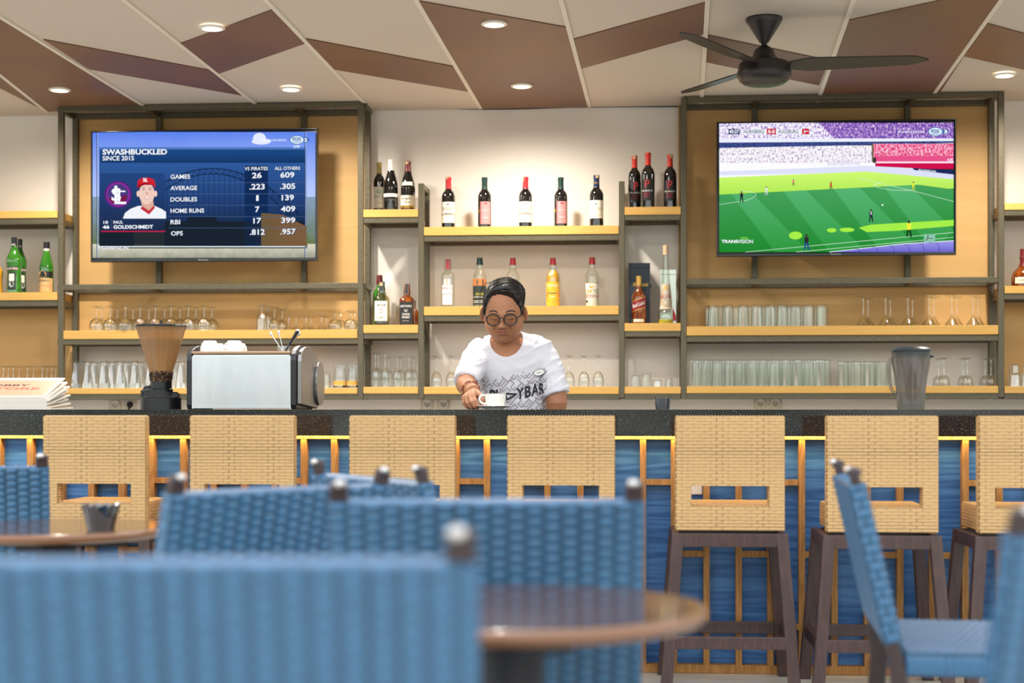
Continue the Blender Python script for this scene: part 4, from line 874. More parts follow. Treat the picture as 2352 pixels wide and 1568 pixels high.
bottle(1467, 634, 33, 'E2', 'walker', 'amber', 'whiskey bottle with gold cap and slanting red label before the dark blue box', C('cap_gold', 'c79a4a', .35, metal=.4), (.80, 1), dY=.06, name='whiskey_bottle', extra=slant, labels=[(.03, .09, .8, cream, [])])
bottle(1529, 563, 35, 'E2', 'galliano', 'clear', 'tall tapering clear liqueur bottle, the tallest on its shelf', C('cap_palewood', 'd9b995', .5), (.875, 1), dY=.06, name='liqueur_bottle', liquid=(C('liqueur_yellow', 'c8b420', .1), .05), labels=[(.18, .50, 1.15, C('label_peach', 'dcbfa2'), [('GALLIANO', .06, .94, .42, .6, inkr), ('LA AUTENTICA', .2, .8, .34, .38, inkg), ('DOT', .4, .6, .76, .92, gold), ('BAR', .1, .9, .1, .11, inkg)])])
# far left and far right
mart = [(.40, .46, .95, C('label_maroon', '5a1c1a'), [('MARTINI', .04, .96, .2, .8, inkw)]), (.05, .37, .62, C('label_deepgreen', '1d2c22'), [('BAR', .2, .8, .5, .9, cream), ('DOT', .2, .8, .15, .5, C('silver_foil', 'a9aca5', .3))]), (.84, .92, 1.2, blackl, [('MARTINI', .2, .8, .1, .5, inkw)])]
bottle(32.5, 545, 36, 'L2', 'martini', 'green', 'green vermouth bottle with long neck, front one at the far left', blk, (.86, 1), name='vermouth_bottle', dY=.06, labels=mart)
bottle(46, 549, 30, 'L2', 'martini', 'green', 'green vermouth bottle standing behind the front one at the far left', blk, (.86, 1), name='vermouth_bottle', dY=.16, labels=mart, rot=.8)
bottle(107, 556, 32, 'L2', 'fernet', 'green', 'green bottle with beige paper label and gold medallion at the far left', blk, (.87, 1), name='bitters_bottle', labels=[(.02, .285, 1.35, C('label_beige', 'd9ae72'), [('FERNET-BRANCA', .06, .8, .74, .92, inkd), ('BAR', .1, .9, .5, .52, inkr), ('BAR', .1, .9, .38, .4, inkr), ('BAR', .1, .9, .2, .22, inkg)]), (.30, .42, 1.35, blackl, [('DOT', .12, .62, -.1, 1.1, C('medallion', 'd9a860'))]), (.83, .87, 1.3, cream, [])])
bottle(-8, 590, 30, 'L2', 'martini', 'yellow', 'yellow liqueur bottle cut off by the left picture edge', tan, (.86, 1), name='liqueur_bottle')
bottle(2352, 572, 56, 'R2', 'squat', 'amber', 'squat dark red and amber bottle cut off by the right picture edge', dred, (.55, 1), name='cognac_bottle', labels=[(.08, .24, 1.0, cream, [('Liqueur', .2, .8, .3, .7, inkd)])])
# ============================================================ things on the bar
TOP = GT + .0006; BY = 6.72
def up(px): return XP(px, BY)
def bp(n, px=1176): return n / SC(px, BY)
# coffee grinder
gr = thing('coffee_grinder', 'black coffee grinder with a tinted funnel hopper of beans', 'coffee grinder', (up(370), BY, TOP))
u = bp(1, 370); g = G(); g.lathe([(0,0),(46*u,0),(46*u,26*u),(44*u,28*u),(0,28*u)], blk, 40); g.build('motor_base', gr, bevel=.001)
g = G(); g.lathe([(0,28*u),(36*u,28*u),(36*u,31*u),(38*u,32*u),(38*u,40*u),(0,40*u)], blkm, 40)
for k in range(40):
    a = 2*PI*k/40; g.box((-.0012, -.001, 29*u), (.0012, .001, 33*u), M('grey_tick', '8a8a88', .5), X=Matrix.Translation((36.6*u*math.sin(a), -36.6*u*math.cos(a), 0)) @ Matrix.Rotation(a, 4, 'Z'))
g.box((24*u, -20*u, 28*u), (44*u, 0, 37*u), blk)
g.build('grind_ring', gr)
g = G(); g.lathe([(0,40*u),(27*u,40*u),(27*u,46*u),(24*u,48*u),(24*u,64*u),(0,64*u)], blk, 36); g.build('collar', gr)
g = G(); g.box((-46*u, -6*u, 28*u), (-20*u, 30*u, 44*u), blk); g.ell((-26*u, 8*u, 42*u), (20*u, 24*u, 16*u), blk, 16); g.build('dosing_housing', gr)
hop = GL('smoked_hopper', 'f2e6d4', .3, .04, .15, 'd8c09a', milk=(.36, 'cba87a'))
g = G(); g.lathe([(23*u,62*u),(25*u,80*u),(57*u,190*u),(56*u,190*u),(24*u,80*u),(22*u,62*u)], hop, 48); g.build('hopper', gr)
g = G(); g.lathe([(0,189*u),(58*u,189*u),(58.5*u,191*u),(57*u,194*u),(0,195*u)], blk, 48); g.tube([(0,0,194*u),(0,0,204*u)], 2.8*u, blk, 10); g.build('hopper_lid', gr)
bean = M('roasted_bean', '3a2014', .35); g = G()
for k in range(420):
    z = 63 + 24 * random.random()**.8; rm = 22.5 + (z - 63) * .18; a = random.random() * 2*PI; r_ = rm * math.sqrt(random.random()) if z > 84 else rm * (.9 + .07 * random.random())
    R_ = Matrix.Rotation(random.random()*6, 3, 'Z') @ Matrix.Rotation(random.random()*6, 3, 'X'); g.ell((r_*u*math.cos(a), r_*u*math.sin(a), z*u), (.0075, .005, .0045), bean, 8, R=R_)
g.lathe([(0,63*u),(21*u,63*u),(24*u,85*u),(0,86*u)], bean, 24)
o = g.build('coffee_beans', gr); o['kind'] = 'stuff'
# espresso machine
em = thing('espresso_machine', 'large espresso machine with a brushed steel back facing the room', 'coffee machine', (0, 0, TOP)); EY = 6.62
ssteel = M('brushed_steel', 'cfd2d8', .22, .9, bump=(6, .25, (30, 1, .6)), noisec=(3, 'e6e8ee', (1,1,.4), .35, .65)); dsteel = M('side_steel', '8f8c88', .3, .85); rosegold = M('polished_trim', 'c9a184', .2, .9)
def ex(px): return XP(px, EY)
def ez(py, px=555): return ZP(px, py, EY) - TOP
g = G(); g.box((ex(441), EY, .004), (ex(668), EY + .015, ez(815)), ssteel); g.build('back_panel', em, bevel=.001)
g = G()
for a, b, c_, d in ((441, 443.5, 0, 815), (665.5, 668, 0, 815)): g.box((ex(a), EY - .001, .004), (ex(b), EY + .014, ez(815)), M('white_edge', 'f2f2f4', .3))
g.box((ex(441), EY - .001, ez(818)), (ex(668), EY + .014, ez(815)), M('white_edge', 'f2f2f4', .3)); g.build('panel_edge', em)
g = G(); zt_ = ez(806)
prof = [(EY, 0), (EY - .012, .02), (EY - .012, zt_ - .04), (EY - .004, zt_ - .012), (EY + .02, zt_ + .006), (EY + .06, zt_ + .018), (EY + .12, zt_ + .028), (EY + .18, zt_ + .030), (EY + .25, zt_ + .018), (EY + .32, zt_ - .012), (EY + .37, zt_ - .055), (EY + .395, zt_ - .11), (EY + .40, zt_ - .17), (EY + .385, .08), (EY + .36, .03), (EY + .34, 0)]
def soft(P_, n=5):
    out = []; L_ = len(P_)
    for i in range(L_):
        p0, p1, p2, p3 = [Vector(P_[(i+k) % L_]) for k in (-1, 0, 1, 2)]
        if (p2-p1).length < .05: out.append(tuple(p1)); continue
        for k in range(n):
            t = k/n; q = .5*((2*p1) + (p2-p0)*t + (2*p0-5*p1+4*p2-p3)*t*t + (3*p1-p0-3*p2+p3)*t*t*t); out.append((q.x, max(0, q.y)))
    return out
for (a, b) in ((430, 441), (668, 681)):
    x0_, x1_ = ex(a), ex(b); g = G()
    g.prism([(x0_, y_, z_) for y_, z_ in prof], (x1_ - x0_, 0, 0), blk)
    g.build('side_frame', em, bevel=.004)
g = G(); g.box((ex(441), EY + .015, .004), (ex(668), EY + .33, zt_ - .03), dsteel); g.build('body', em)
g = G(); g.prism([(ex(681), y_ + .02, z_ * .97 + .003) for y_, z_ in prof[1:]], (.02, 0, 0), dsteel)
g.build('side_cover', em, bevel=.004)
g = G(); xs_ = ex(681) + .02; cy_, cz_ = EY + .36, zt_*.5 - .01
g.prism([(xs_, cy_ + .085*math.cos(2*PI*i/32), cz_ + .098*(abs(math.sin(2*PI*i/32))**.7)*(1 if math.sin(2*PI*i/32) > 0 else -1)) for i in range(32)], (.014, 0, 0), dsteel, smooth=False); g.build('front_fascia', em, bevel=.003)
g = G(); g.box((ex(441), EY - .008, ez(812)), (ex(668), EY + .012, ez(806.5)), rosegold); g.build('top_rail', em, bevel=.002)
g = G(); g.box((ex(441), EY + .012, zt_ - .03), (ex(668), EY + .33, zt_ - .004), dsteel); g.build('cup_tray', em)
china = M('white_china', 'f1ece2', .18, 0, .6, coat=.4)
CT = TOP + zt_ - .0035
for k, (px, Y, w_, h_, lb) in enumerate(((482, EY+.07, 46, 25, 'upturned white cup front left on the espresso machine'), (503, EY+.19, 30, 21, 'white cup behind the front left one on the espresso machine'), (538, EY+.07, 48, 25, 'upturned white cup in the middle on the espresso machine'), (553, EY+.19, 30, 21, 'white cup behind the middle one on the espresso machine'))):
    R_ = w_/2/SC(px, Y); H_ = h_/SC(px, Y) + .004; t_ = thing('coffee_cup', lb, 'cup', (XP(px, Y), Y, CT), .6 + k, 'upturned white cups on the espresso machine')
    g = G(); g.lathe([(0,H_-.002),(R_*.55,H_-.002),(R_*.56,H_),(R_*.62,H_),(R_*.66,H_-.004),(R_*.85,H_*.72),(R_*.98,H_*.35),(R_,0),(R_-.003,0),(R_*.8,H_*.65),(R_*.5,H_-.007),(0,H_-.007)], china, 32); g.build('cup_body', t_)
    g = G(); g.tube([(0, R_*.9, H_*.3), (0, R_*1.25, H_*.25), (0, R_*1.35, H_*.5), (0, R_*1.1, H_*.72), (0, R_*.84, H_*.7)], .0035, china, 8); g.build('handle', t_)
sg = thing('spoon_glass', 'small glass of teaspoons on the espresso machine', 'glass', (XP(652, EY+.06), EY+.06, CT)); g = G(); g.lathe([(0,0),(.027,0),(.03,.028),(.028,.028),(.026,.004),(0,.004)], glass, 20); g.build('glass_body', sg)
chrome = M('chrome', 'd8d8da', .12, 1.0)
for k, (dx, dz, m, lb) in enumerate(((-.05, .075, chrome, 'left leaning teaspoon in the small glass on the espresso machine'), (-.02, .08, chrome, 'upright teaspoon in the small glass on the espresso machine'), (.055, .088, blk, 'black handled brush leaning right in the small glass'), (.06, .076, chrome, 'rightmost teaspoon in the small glass on the espresso machine'))):
    b0 = Vector((XP(652, EY+.06) + dx*.1, EY+.06 + .004*k - .006, CT + .006)); t_ = thing('teaspoon' if m is chrome else 'brush', lb, 'spoon' if m is chrome else 'brush', b0, 0, 'teaspoons in the small glass' if m is chrome else None)
    g = G(); g.tube([(0,0,0),(dx*.6,0,dz*.6),(dx,0,dz)], [.002,.002,.003] if m is chrome else [.006,.006,.008], m, 8); g.build('shaft', t_)
    g = G(); g.ell((dx, 0, dz), (.006, .003, .011) if m is chrome else (.009, .009, .006), m if m is chrome else whc, 12); g.build('tip', t_)
# stack of magazines
mcol = ['e9bd9d', 'dfd8cc', 'e7dccb', 'd9cfc4', 'e3d6c8', 'e8e0d2', 'ddd2c6', 'e6dccd']
paper = M('paper_edge', 'e6ddcf', .7)
for k in range(8):
    th = .0062; ang = math.radians(1.0 + k * 2.6); w_ = .56 ; xr = up(166) - .004 * ((k * 37) % 5) - .002*k; x0_ = xr - w_; y0 = 6.47
    t_ = thing('magazine', ['lowest magazine of the stack on the left end of the bar', 'second magazine from the bottom of the stack on the bar', 'third magazine from the bottom of the stack on the bar', 'fourth magazine from the bottom of the stack on the bar', 'fourth magazine from the top of the stack on the bar', 'third magazine from the top of the stack on the bar', 'magazine just under the topmost one of the stack', 'topmost magazine with a peach cover on the bar'][k], 'magazine', (x0_, y0, TOP + k * (th + .0006)), 0, 'stack of magazines')
    X = Matrix.Rotation(ang, 4, 'X')
    g = G(); g.box((0, 0, 0), (w_, .26, th - .0008), paper, X=X); g.build('pages', t_)
    cm = M('cover_' + mcol[k], mcol[k], .3)
    g = G(); g.box((0, 0, th - .0008), (w_, .26, th), cm, X=X)
    if k == 7:
        g.box((.09, .015, th), (w_ - .01, .225, th + .0002), M('cover_peach', 'e3ab8a', .3), X=X)
        g.box((0, .02, th + .0001), (.085, .2, th + .0004), M('cover_yellow', 'd9b04c', .4), X=X); g.lathe([(0, th+.0008), (.03, th+.0008)], inkr, 20, c=(.03, .08, 0), X=X)
        text_on(g, 'LOBBY', lambda u, v: X @ Vector((.24 + .2*u, .14 + .03*v, th + .0005)), M('ink_maroon', '5a3026', .5), .02)
        text_on(g, 'PASTORE', lambda u, v: X @ Vector((.17 + .33*u, .095 + .03*v, th + .0005)), M('ink_salmon', 'c7573c', .5), .03)
    g.build('cover', t_)
# plastic pitcher
pt = thing('pitcher', 'grey see-through plastic pitcher with lid and left handle', 'pitcher', (up(2092), BY, TOP)); u = bp(1, 2092)
smoke = GL('smoked_plastic', 'e2e0dd', .3, .05, .12, 'b4b2b0', milk=(.26, 'a39d95')); smokel = M('grey_lid', '3c4144', .3)
g = G(); g.lathe([(0,0),(29*u,0),(31*u,2*u),(33*u,40*u),(37*u,75*u),(43*u,105*u),(44*u,126*u),(42.5*u,126*u),(41*u,105*u),(35*u,75*u),(31*u,40*u),(29*u,4*u),(0,3*u)], smoke, 40); g.build('jug', pt)
g = G(); g.lathe([(0,119*u),(41*u,119*u),(44*u,128*u),(44*u,132*u),(47*u,133*u),(48*u,137*u),(40*u,142*u),(18*u,145*u),(0,145.5*u)], smokel, 40); g.build('lid', pt)
g = G(); g.ell((44*u, -4*u, 122*u), (8*u, 5*u, 3.5*u), smokel, 12); g.build('spout_tab', pt)
g = G(); g.tube(spl([(-41*u,0,118*u),(-47*u,0,112*u),(-48.5*u,0,90*u),(-47*u,0,60*u),(-41*u,0,42*u),(-33*u,0,36*u)]), 4.2*u, smoke, 12); g.build('handle', pt)
g = G(); g.lathe([(0,18*u),(4*u,12*u),(22*u,9*u),(0,7*u)], smokel, 12); g.tube([(0,0,4*u),(0,0,100*u)], 1.5*u, smoke, 8); g.lathe([(20*u,45*u),(4*u,98*u),(0,104*u)], smoke, 3); g.build('mixer_cone', pt)
# smoked glass ashtrays / candle bowl
def ribbed(name, label, cat, loc, rt, rb, h, m):
    t_ = thing(name, label, cat, loc); g = G(); N = 36; vs = []
    for (f, z, inn) in ((rb, 0, 0), (rb*1.03, h*.08, 0), (rt, h, 0), (rt*.93, h*1.0, 1), (rb*.9, h*.12, 1)):
        for i in range(N):
            a = 2*PI*i/N; r_ = f * (1 + .03*math.cos(a*12)); vs.append((r_*math.cos(a), r_*math.sin(a), z + (h*.06*math.cos(a*12) if z > h*.5 else 0)))
    fs = [(j*N+i, j*N+(i+1) % N, (j+1)*N+(i+1) % N, (j+1)*N+i) for j in range(4) for i in range(N)] + [tuple(reversed(range(N))), tuple(4*N+i for i in range(N))]
    g.add(vs, fs, m, True); g.build('glass_body', t_); return t_
smokeg = GL('smoked_glass', '5e6268', .55, .16, .06, '30343a')
ribbed('candle_glass', 'small smoked ribbed glass on the bar between bartender and tumblers', 'candle holder', (up(1522), BY, TOP), bp(19.5), bp(15), bp(26), smokeg)
# cup and saucer
CY = 6.66
sc_ = thing('saucer', 'white saucer held by the bartender\'s fingers on the bar', 'saucer', (XP(1134, CY), CY, TOP)); g = G(); g.lathe([(0,.004),(.03,.004),(.034,0),(.038,0),(.040,.003),(.060,.009),(.075,.0145),(.0755,.0155),(.074,.0165),(.058,.0115),(.036,.0065),(0,.006)], china, 48); g.build('saucer_plate', sc_)
cp_ = thing('coffee_cup', 'white coffee cup on the saucer in front of the bartender\'s shirt', 'cup', (XP(1138, CY), CY, TOP + .0068)); g = G(); R_ = .0455; H_ = .060
g.lathe([(0,.003),(.024,.003),(.025,0),(.029,0),(.031,.004),(.038,.012),(.0435,.03),(R_-.0005,.048),(R_,H_),(R_-.0025,H_),(.041,.03),(.035,.012),(0,.007)], china, 48); g.build('cup_body', cp_)
g = G(); g.tube(spl([(-.043,-.004,.052),(-.055,-.008,.054),(-.066,-.011,.046),(-.067,-.011,.033),(-.058,-.008,.021),(-.040,-.003,.016)], 6), .0042, china, 12); g.build('handle', cp_)
# ============================================================ the bartender
def bake(o, extra=None):
    dg = bpy.context.evaluated_depsgraph_get(); dg.update()
    me = bpy.data.meshes.new_from_object(o.evaluated_get(dg)); old = o.data; o.modifiers.clear(); o.data = me
    bpy.data.meshes.remove(old); return o
def smooth_all(o): o.data.polygons.foreach_set('use_smooth', [True] * len(o.data.polygons)); o.data.update()
man = thing('person', 'person with glasses in a white T-shirt leaning over the bar with a coffee cup', 'person', (XP(1175, 7.15), 7.15, 0))
MO = man.location.copy()
skinm = M('skin', 'ad7653', .55, 0, .4, sss=.12, bump=(90, .08, (1,1,1)), noisec=(9, 'a06a4a', (1,1,1), .4, .65))
TH = math.radians(17)
HM = Matrix.Translation(P(1157, 718, 6.99) - MO) @ Matrix.Rotation(TH, 4, 'X')
def ga(x, z, cx, cz, sx, sz): return math.exp(-((x-cx)/sx)**2 - ((z-cz)/sz)**2)
def sst(a, b, t): t = max(0, min(1, (t-a)/(b-a))); return t*t*(3-2*t)
def head_pt(d):
    x, y, z = d
    hz = .128 if z > 0 else .136
    X_ = .083 * x; Y_ = (.098 if y < 0 else .100) * y; Z_ = hz * z
    if z < 0:
        k = -z; X_ *= 1 - .19 * k**2.6; 
        X_ *= 1 + .13 * math.exp(-((k-.5)/.28)**2)
        if y > 0: Y_ *= 1 - .45 * sst(.1, .9, k)
        else: Y_ *= 1 + .10 * sst(.3, .9, k)
    if z > .2: X_ *= 1 + .05 * sst(.2, .7, z)
    # squarer outline
    q = (abs(x)**2.5 + abs(y)**2.5 + abs(z)**2.5) ** (-1/2.5); X_ *= (1 + (q-1)*.55); Y_ *= (1 + (q-1)*.35); Z_ *= (1 + (q-1)*.45)
    if y < 0:
        w_ = sst(0, .45, -y); f = 0; ax = abs(X_)
        f += .013 * math.exp(-(X_/.010)**2) * sst(.022, -.012, Z_) * sst(-.052, -.034, Z_)
        f += .020 * ga(X_, Z_, 0, -.037, .0125, .012)
        f += .010 * ga(ax, Z_, .0145, -.041, .0075, .008)
        f -= .009 * ga(ax, Z_, .035, .001, .017, .011)
        f += .0055 * ga(ax, Z_, .035, -.003, .014, .0075)
        f += .0045 * ga(ax, Z_, .030, .020, .022, .007) + .003 * ga(X_, Z_, 0, .018, .012, .012)
        f += .008 * ga(ax, Z_, .043, -.036, .020, .018)
        f -= .0055 * ga(ax, Z_, .030, -.054, .006, .014)
        f += .008 * ga(X_, Z_, 0, -.068, .027, .017)
        f -= .003 * ga(X_, Z_, 0, -.0665, .024, .0025)
        f -= .004 * ga(X_, Z_, 0, -.086, .018, .005)
        f += .010 * ga(X_, Z_, 0, -.114, .024, .016)
        Y_ -= f * w_
    return Vector((X_, Y_, Z_))
NU, NV = 150, 130
def sph(fn):
    vs = []; fs = []
    for j in range(NV + 1):
        th = PI * (.002 + .996 * j / NV)
        for i in range(NU):
            a = 2 * PI * i / NU; vs.append(fn((math.sin(th) * math.sin(a), -math.sin(th) * math.cos(a), math.cos(th))))
    for j in range(NV):
        for i in range(NU): fs.append((j*NU+i, (j+1)*NU+i, (j+1)*NU+(i+1) % NU, j*NU+(i+1) % NU))
    fs.append(tuple(range(NU))); fs.append(tuple(NV*NU + i for i in reversed(range(NU))))
    return vs, fs
hv, hf = sph(head_pt)
hbvh = BVHTree.FromPolygons(hv, hf)
def face(x, z, off=0.0):
    r = hbvh.ray_cast(Vector((x, -.4, z)), Vector((0, 1, 0)))
    return (r[0] if r[0] else Vector((x, -.05, z))) + Vector((0, -off, 0))
b = G(); b.add(hv, hf, skinm, True, X=HM)
for s_ in (-1, 1):
    R = Matrix.Rotation(s_ * .75, 3, 'Z') @ Matrix.Rotation(-.15, 3, 'X')
    ev = G(); ev.ell((s_*.094, .010, -.006), (.009, .020, .034), skinm, 20, R=R); b.add(ev.v, ev.f, skinm, True, X=HM)
    ev = G(); ev.ell((s_*.086, .006, -.030), (.008, .009, .012), skinm, 12); b.add(ev.v, ev.f, skinm, True, X=HM)
def L(px, py, Y): return P(px, py, Y) - MO
hb = HM @ Vector((0, .03, -.06))
b.tube([L(1163, 800, 7.13), L(1162, 778, 7.10), hb + Vector((0,.0,.0)), HM @ Vector((0, .03, 0))], [.075, .064, .060, .05], skinm, 28)
TL = [(1163,774,.066,.060,7.105),(1165,784,.115,.078,7.12),(1168,797,.165,.092,7.125),(1170,818,.182,.105,7.13),(1172,850,.176,.115,7.14),(1177,885,.160,.118,7.155),(1183,920,.145,.118,7.165),(1186,960,.142,.118,7.175),(1186,1000,.150,.12,7.18),(1186,1060,.165,.125,7.18)]
def torso(g, inset, m, rng=None):
    N = 40; vs = []; lv = TL
    for (px, py, hw, hd, Yc) in lv:
        c = L(px, py, Yc)
        for i in range(N):
            a = 2*PI*i/N; ca, sa = math.cos(a), math.sin(a); q = (abs(ca)**2.4 + abs(sa)**2.4) ** (-1/2.4)
            vs.append(c + Vector(((hw-inset)*ca*q, (hd-inset)*sa*q, 0)))
    fs = [(j*N+i, (j+1)*N+i, (j+1)*N+(i+1) % N, j*N+(i+1) % N) for j in range(len(lv)-1) for i in range(N)]
    fs += [tuple(range(N)), tuple((len(lv)-1)*N + i for i in reversed(range(N)))]
    g.add(vs, fs, m, True)
torso(b, .008, skinm)
# reaching arm (bracelet side)
b.tube([L(1110,815,7.12), L(1092,838,7.06), L(1074,868,6.97), L(1071,884,6.92), L(1078,893,6.84), L(1087,899,6.765)], [.06,.052,.046,.046,.038,.0285], skinm, 24)
wr = L(1087,899,6.765)
fing = [([(1086,907,6.672),(1092,921,6.640),(1096,930,6.640),(1098.5,935.5,6.648)], .0088), ([(1078,910,6.672),(1084,924,6.638),(1090,933,6.638),(1096,937,6.648)], .0090),
        ([(1070,913,6.685),(1075,927,6.655),(1082,935,6.655),(1089,937.2,6.662)], .0086), ([(1064,914,6.70),(1066,926,6.682),(1072,934,6.68),(1079,937.5,6.685)], .0076)]
for js, r in fing:
    k = L(*js[0]); b.tube([wr + (k-wr)*.05, wr.lerp(k, .6), k], [.017, .0145, .0115], skinm, 14)
    pts = [L(*q) for q in js]; pp = [pts[0], pts[0].lerp(pts[1], .5), pts[1], pts[1].lerp(pts[2], .5), pts[2], pts[2].lerp(pts[3], .6), pts[3]]
    b.tube(pp, [r*1.22, r*1.0, r*1.1, r*.92, r*.98, r*.88, r*.7], skinm, 14); b.ell(pts[3], (r*.74,)*3, skinm, 10)
tb = [L(*q) for q in ((1096,903,6.745),(1105,911,6.715),(1109,921,6.695),(1107,930,6.68))]
b.tube([wr, tb[0], tb[1], tb[1].lerp(tb[2], .5), tb[2], tb[2].lerp(tb[3], .6), tb[3]], [.018,.0165,.0125,.0105,.0112,.0098,.0075], skinm, 14); b.ell(tb[3], (.0078,)*3, skinm, 10)
b.tube([wr.lerp(tb[0], .6), L(1090,908,6.69)], [.014, .010], skinm, 12)
# other arm, forearm resting low behind the bar
b.tube([L(1238,812,7.13), L(1262,850,7.12), L(1275,895,7.10), L(1279,925,7.085), L(1276,955,7.10), L(1262,985,7.14)], [.06,.052,.047,.048,.044,.030], skinm, 24)
w2 = L(1262,985,7.14)
for k, dx in enumerate((-.028, -.009, .010, .028)):
    k0 = w2 + Vector((dx, .01, -.07)); b.tube([w2 + Vector((dx*.4, 0, -.005)), k0, k0 + Vector((0, .004, -.032)), k0 + Vector((0, .018, -.06))], [.017, .0115, .009, .007], skinm, 12)
b.tube([w2, w2 + Vector((-.03, -.01, -.04)), w2 + Vector((-.045, -.01, -.075))], [.016, .012, .008], skinm, 12)
body = b.build('body', man)
md = body.modifiers.new('r', 'REMESH'); md.mode = 'VOXEL'; md.voxel_size = .0024; md.use_smooth_shade = True
ms = body.modifiers.new('s', 'SMOOTH'); ms.iterations = 3; ms.factor = .5
bake(body); smooth_all(body)
# ---- T-shirt
shirtm = M('white_cotton', 'd9d5d8', .75, 0, .2, bump=(14, .55, (1, 1, 2.2)))
g = G(); torso(g, 0, shirtm)
g.tube([L(1120,800,7.13), L(1104,815,7.12), L(1090,836,7.05), L(1078,858,6.99), L(1071,876,6.945)], [.068,.072,.066,.0585,.056], shirtm, 32)
g.tube([L(1222,800,7.13), L(1240,808,7.13), L(1262,850,7.12), L(1273,885,7.10), L(1279,906,7.09)], [.066,.070,.064,.060,.060], shirtm, 32)
g.tube([L(1118,800,7.125), L(1168,790,7.12), L(1228,797,7.125)], [.055, .07, .055], shirtm, 24)
sh = g.build('t_shirt', man)
md = sh.modifiers.new('r', 'REMESH'); md.mode = 'VOXEL'; md.voxel_size = .005; md.use_smooth_shade = True
ms = sh.modifiers.new('s', 'SMOOTH'); ms.iterations = 5; ms.factor = .5
bake(sh)
def cutter(vfn):
    c = G(); vfn(c); o = c.build('cut', man); m_ = sh.modifiers.new('b', 'BOOLEAN'); m_.operation = 'DIFFERENCE'; m_.solver = 'EXACT'; m_.object = o
    bake(sh); bpy.data.objects.remove(o)
cutter(lambda c: c.ell(L(1162, 770, 7.03), (.080, .125, .096), shirtm, 40))
def slab(c, p, n, r, d=.2):
    n = Vector(n).normalized(); q = n.orthogonal().normalized(); w_ = n.cross(q)
    ring = [p + (q*math.cos(2*PI*i/24) + w_*math.sin(2*PI*i/24)) * r for i in range(24)]
    c.prism(ring, n * d, shirtm)
a0 = L(1078,858,6.99); a1 = L(1071,876,6.945); cutter(lambda c: slab(c, a0.lerp(a1, .75), (a1-a0), .085, .1))
cutter(lambda c: slab(c, a0.lerp(a1, .35), (a1-a0), .0525, .1))
a0 = L(1273,885,7.10); a1 = L(1279,906,7.09); cutter(lambda c: slab(c, L(1279, 899, 7.09), (.22, 0, -1), .085, .1))
cutter(lambda c: slab(c, L(1276, 888, 7.095), (.22, 0, -1), .0535, .1))
def fold(p):
    q = Vector((p.x*1.0 + p.z*.35, p.y*.6, p.z*1.0 - p.x*.5))
    r_ = 1 - abs(noise.noise(Vector((q.x*9, q.y*6, q.z*20)))) * 2.2
    r2_ = 1 - abs(noise.noise(Vector((q.x*22 + 5, q.y*10, q.z*13)))) * 2.2
    return .0055 * max(0, r_)**2 + .003 * max(0, r2_)**2
sh.data.update()
nrm = [v.normal.copy() for v in sh.data.vertices]
for v, n_ in zip(sh.data.vertices, nrm):
    arm = sst(.075, .13, abs(v.co.x + .012)); v.co += n_ * (fold(v.co) * (.35 + .65*arm) - .001)
sh.data.update()
smooth_all(sh)
try: sh.data.set_sharp_from_angle(angle=math.radians(50))
except Exception: pass
sbv = BVHTree.FromObject(sh, bpy.context.evaluated_depsgraph_get())
def onshirt(px, py, off=.0012):
    p = L(px, py, 7.03); r = sbv.ray_cast(Vector((p.x, -.6, p.z)), Vector((0, 1, 0)))
    q = r[0] if r[0] else Vector((p.x, 0, p.z)); return q + Vector((0, -off, 0))
greyp = M('shirt_print_grey', 'a59c9e', .8); blackp = M('shirt_print_black', '2e2c30', .8)
g = G(); rnd = random.Random(5)
def inband(x, y):
    top = 872 - (x - 1100) * .16 + (3 if int(x / 6) % 2 else -3)
    return 1098 < x < 1256 and top < y < 944
def seg(p, q):
    n = max(1, int(math.hypot(q[0]-p[0], q[1]-p[1]) / 2.5)); d = math.hypot(q[0]-p[0], q[1]-p[1]) or 1
    nx, ny = -(q[1]-p[1])/d*1.35, (q[0]-p[0])/d*1.35
    for i in range(n):
        a = (p[0]+(q[0]-p[0])*i/n, p[1]+(q[1]-p[1])*i/n); c = (p[0]+(q[0]-p[0])*(i+1)/n, p[1]+(q[1]-p[1])*(i+1)/n)
        if inband(*a) and inband(*c):
            g.add([onshirt(a[0]+nx, a[1]+ny), onshirt(c[0]+nx, c[1]+ny), onshirt(c[0]-nx, c[1]-ny), onshirt(a[0]-nx, a[1]-ny)], [(0, 1, 2, 3)], greyp)
ca, sa = math.cos(-.87), math.sin(-.87); U = 6.2
def grid(i, j): return (1178 + (i*ca - j*sa)*U, 902 + (i*sa + j*ca)*U)
# interlocking key pattern along the diagonal
for bi in range(-22, 22, 6):
    for bj in range(-22, 22, 6):
        off = 3 if (bj // 6) % 2 else 0; i0 = bi + off; j0 = bj
        for path in ([(0,0),(4,0),(4,2),(2,2),(2,4),(6,4)], [(0,2),(0,6),(4,6)], [(5,-1),(5,1),(7,1)], [(1,1),(1,3)], [(3,3),(3,5),(6,5)]):
            for p, q in zip(path, path[1:]): seg(grid(i0+p[0], j0+p[1]), grid(i0+q[0], j0+q[1]))
g.build('shirt_pattern', man)
g = G()
def tx(s_, x0, x1, yb0, yb1, h, off=.02): text_on(g, s_, lambda u, v: onshirt(x0+(x1-x0)*u, yb0+(yb1-yb0)*u - h*v, .0022), blackp, off)
tx('Y', 1186, 1203, 917, 914, 25, .03); tx('B', 1205, 1219, 914, 911, 27, .03); tx('A', 1220, 1236, 911, 906, 28, .03); tx('R', 1237, 1249, 905, 902, 25, .03); tx('PL', 1123, 1152, 921, 920, 26, .03)
tri = [(1161, 904), (1186, 904.5), (1164, 918)]
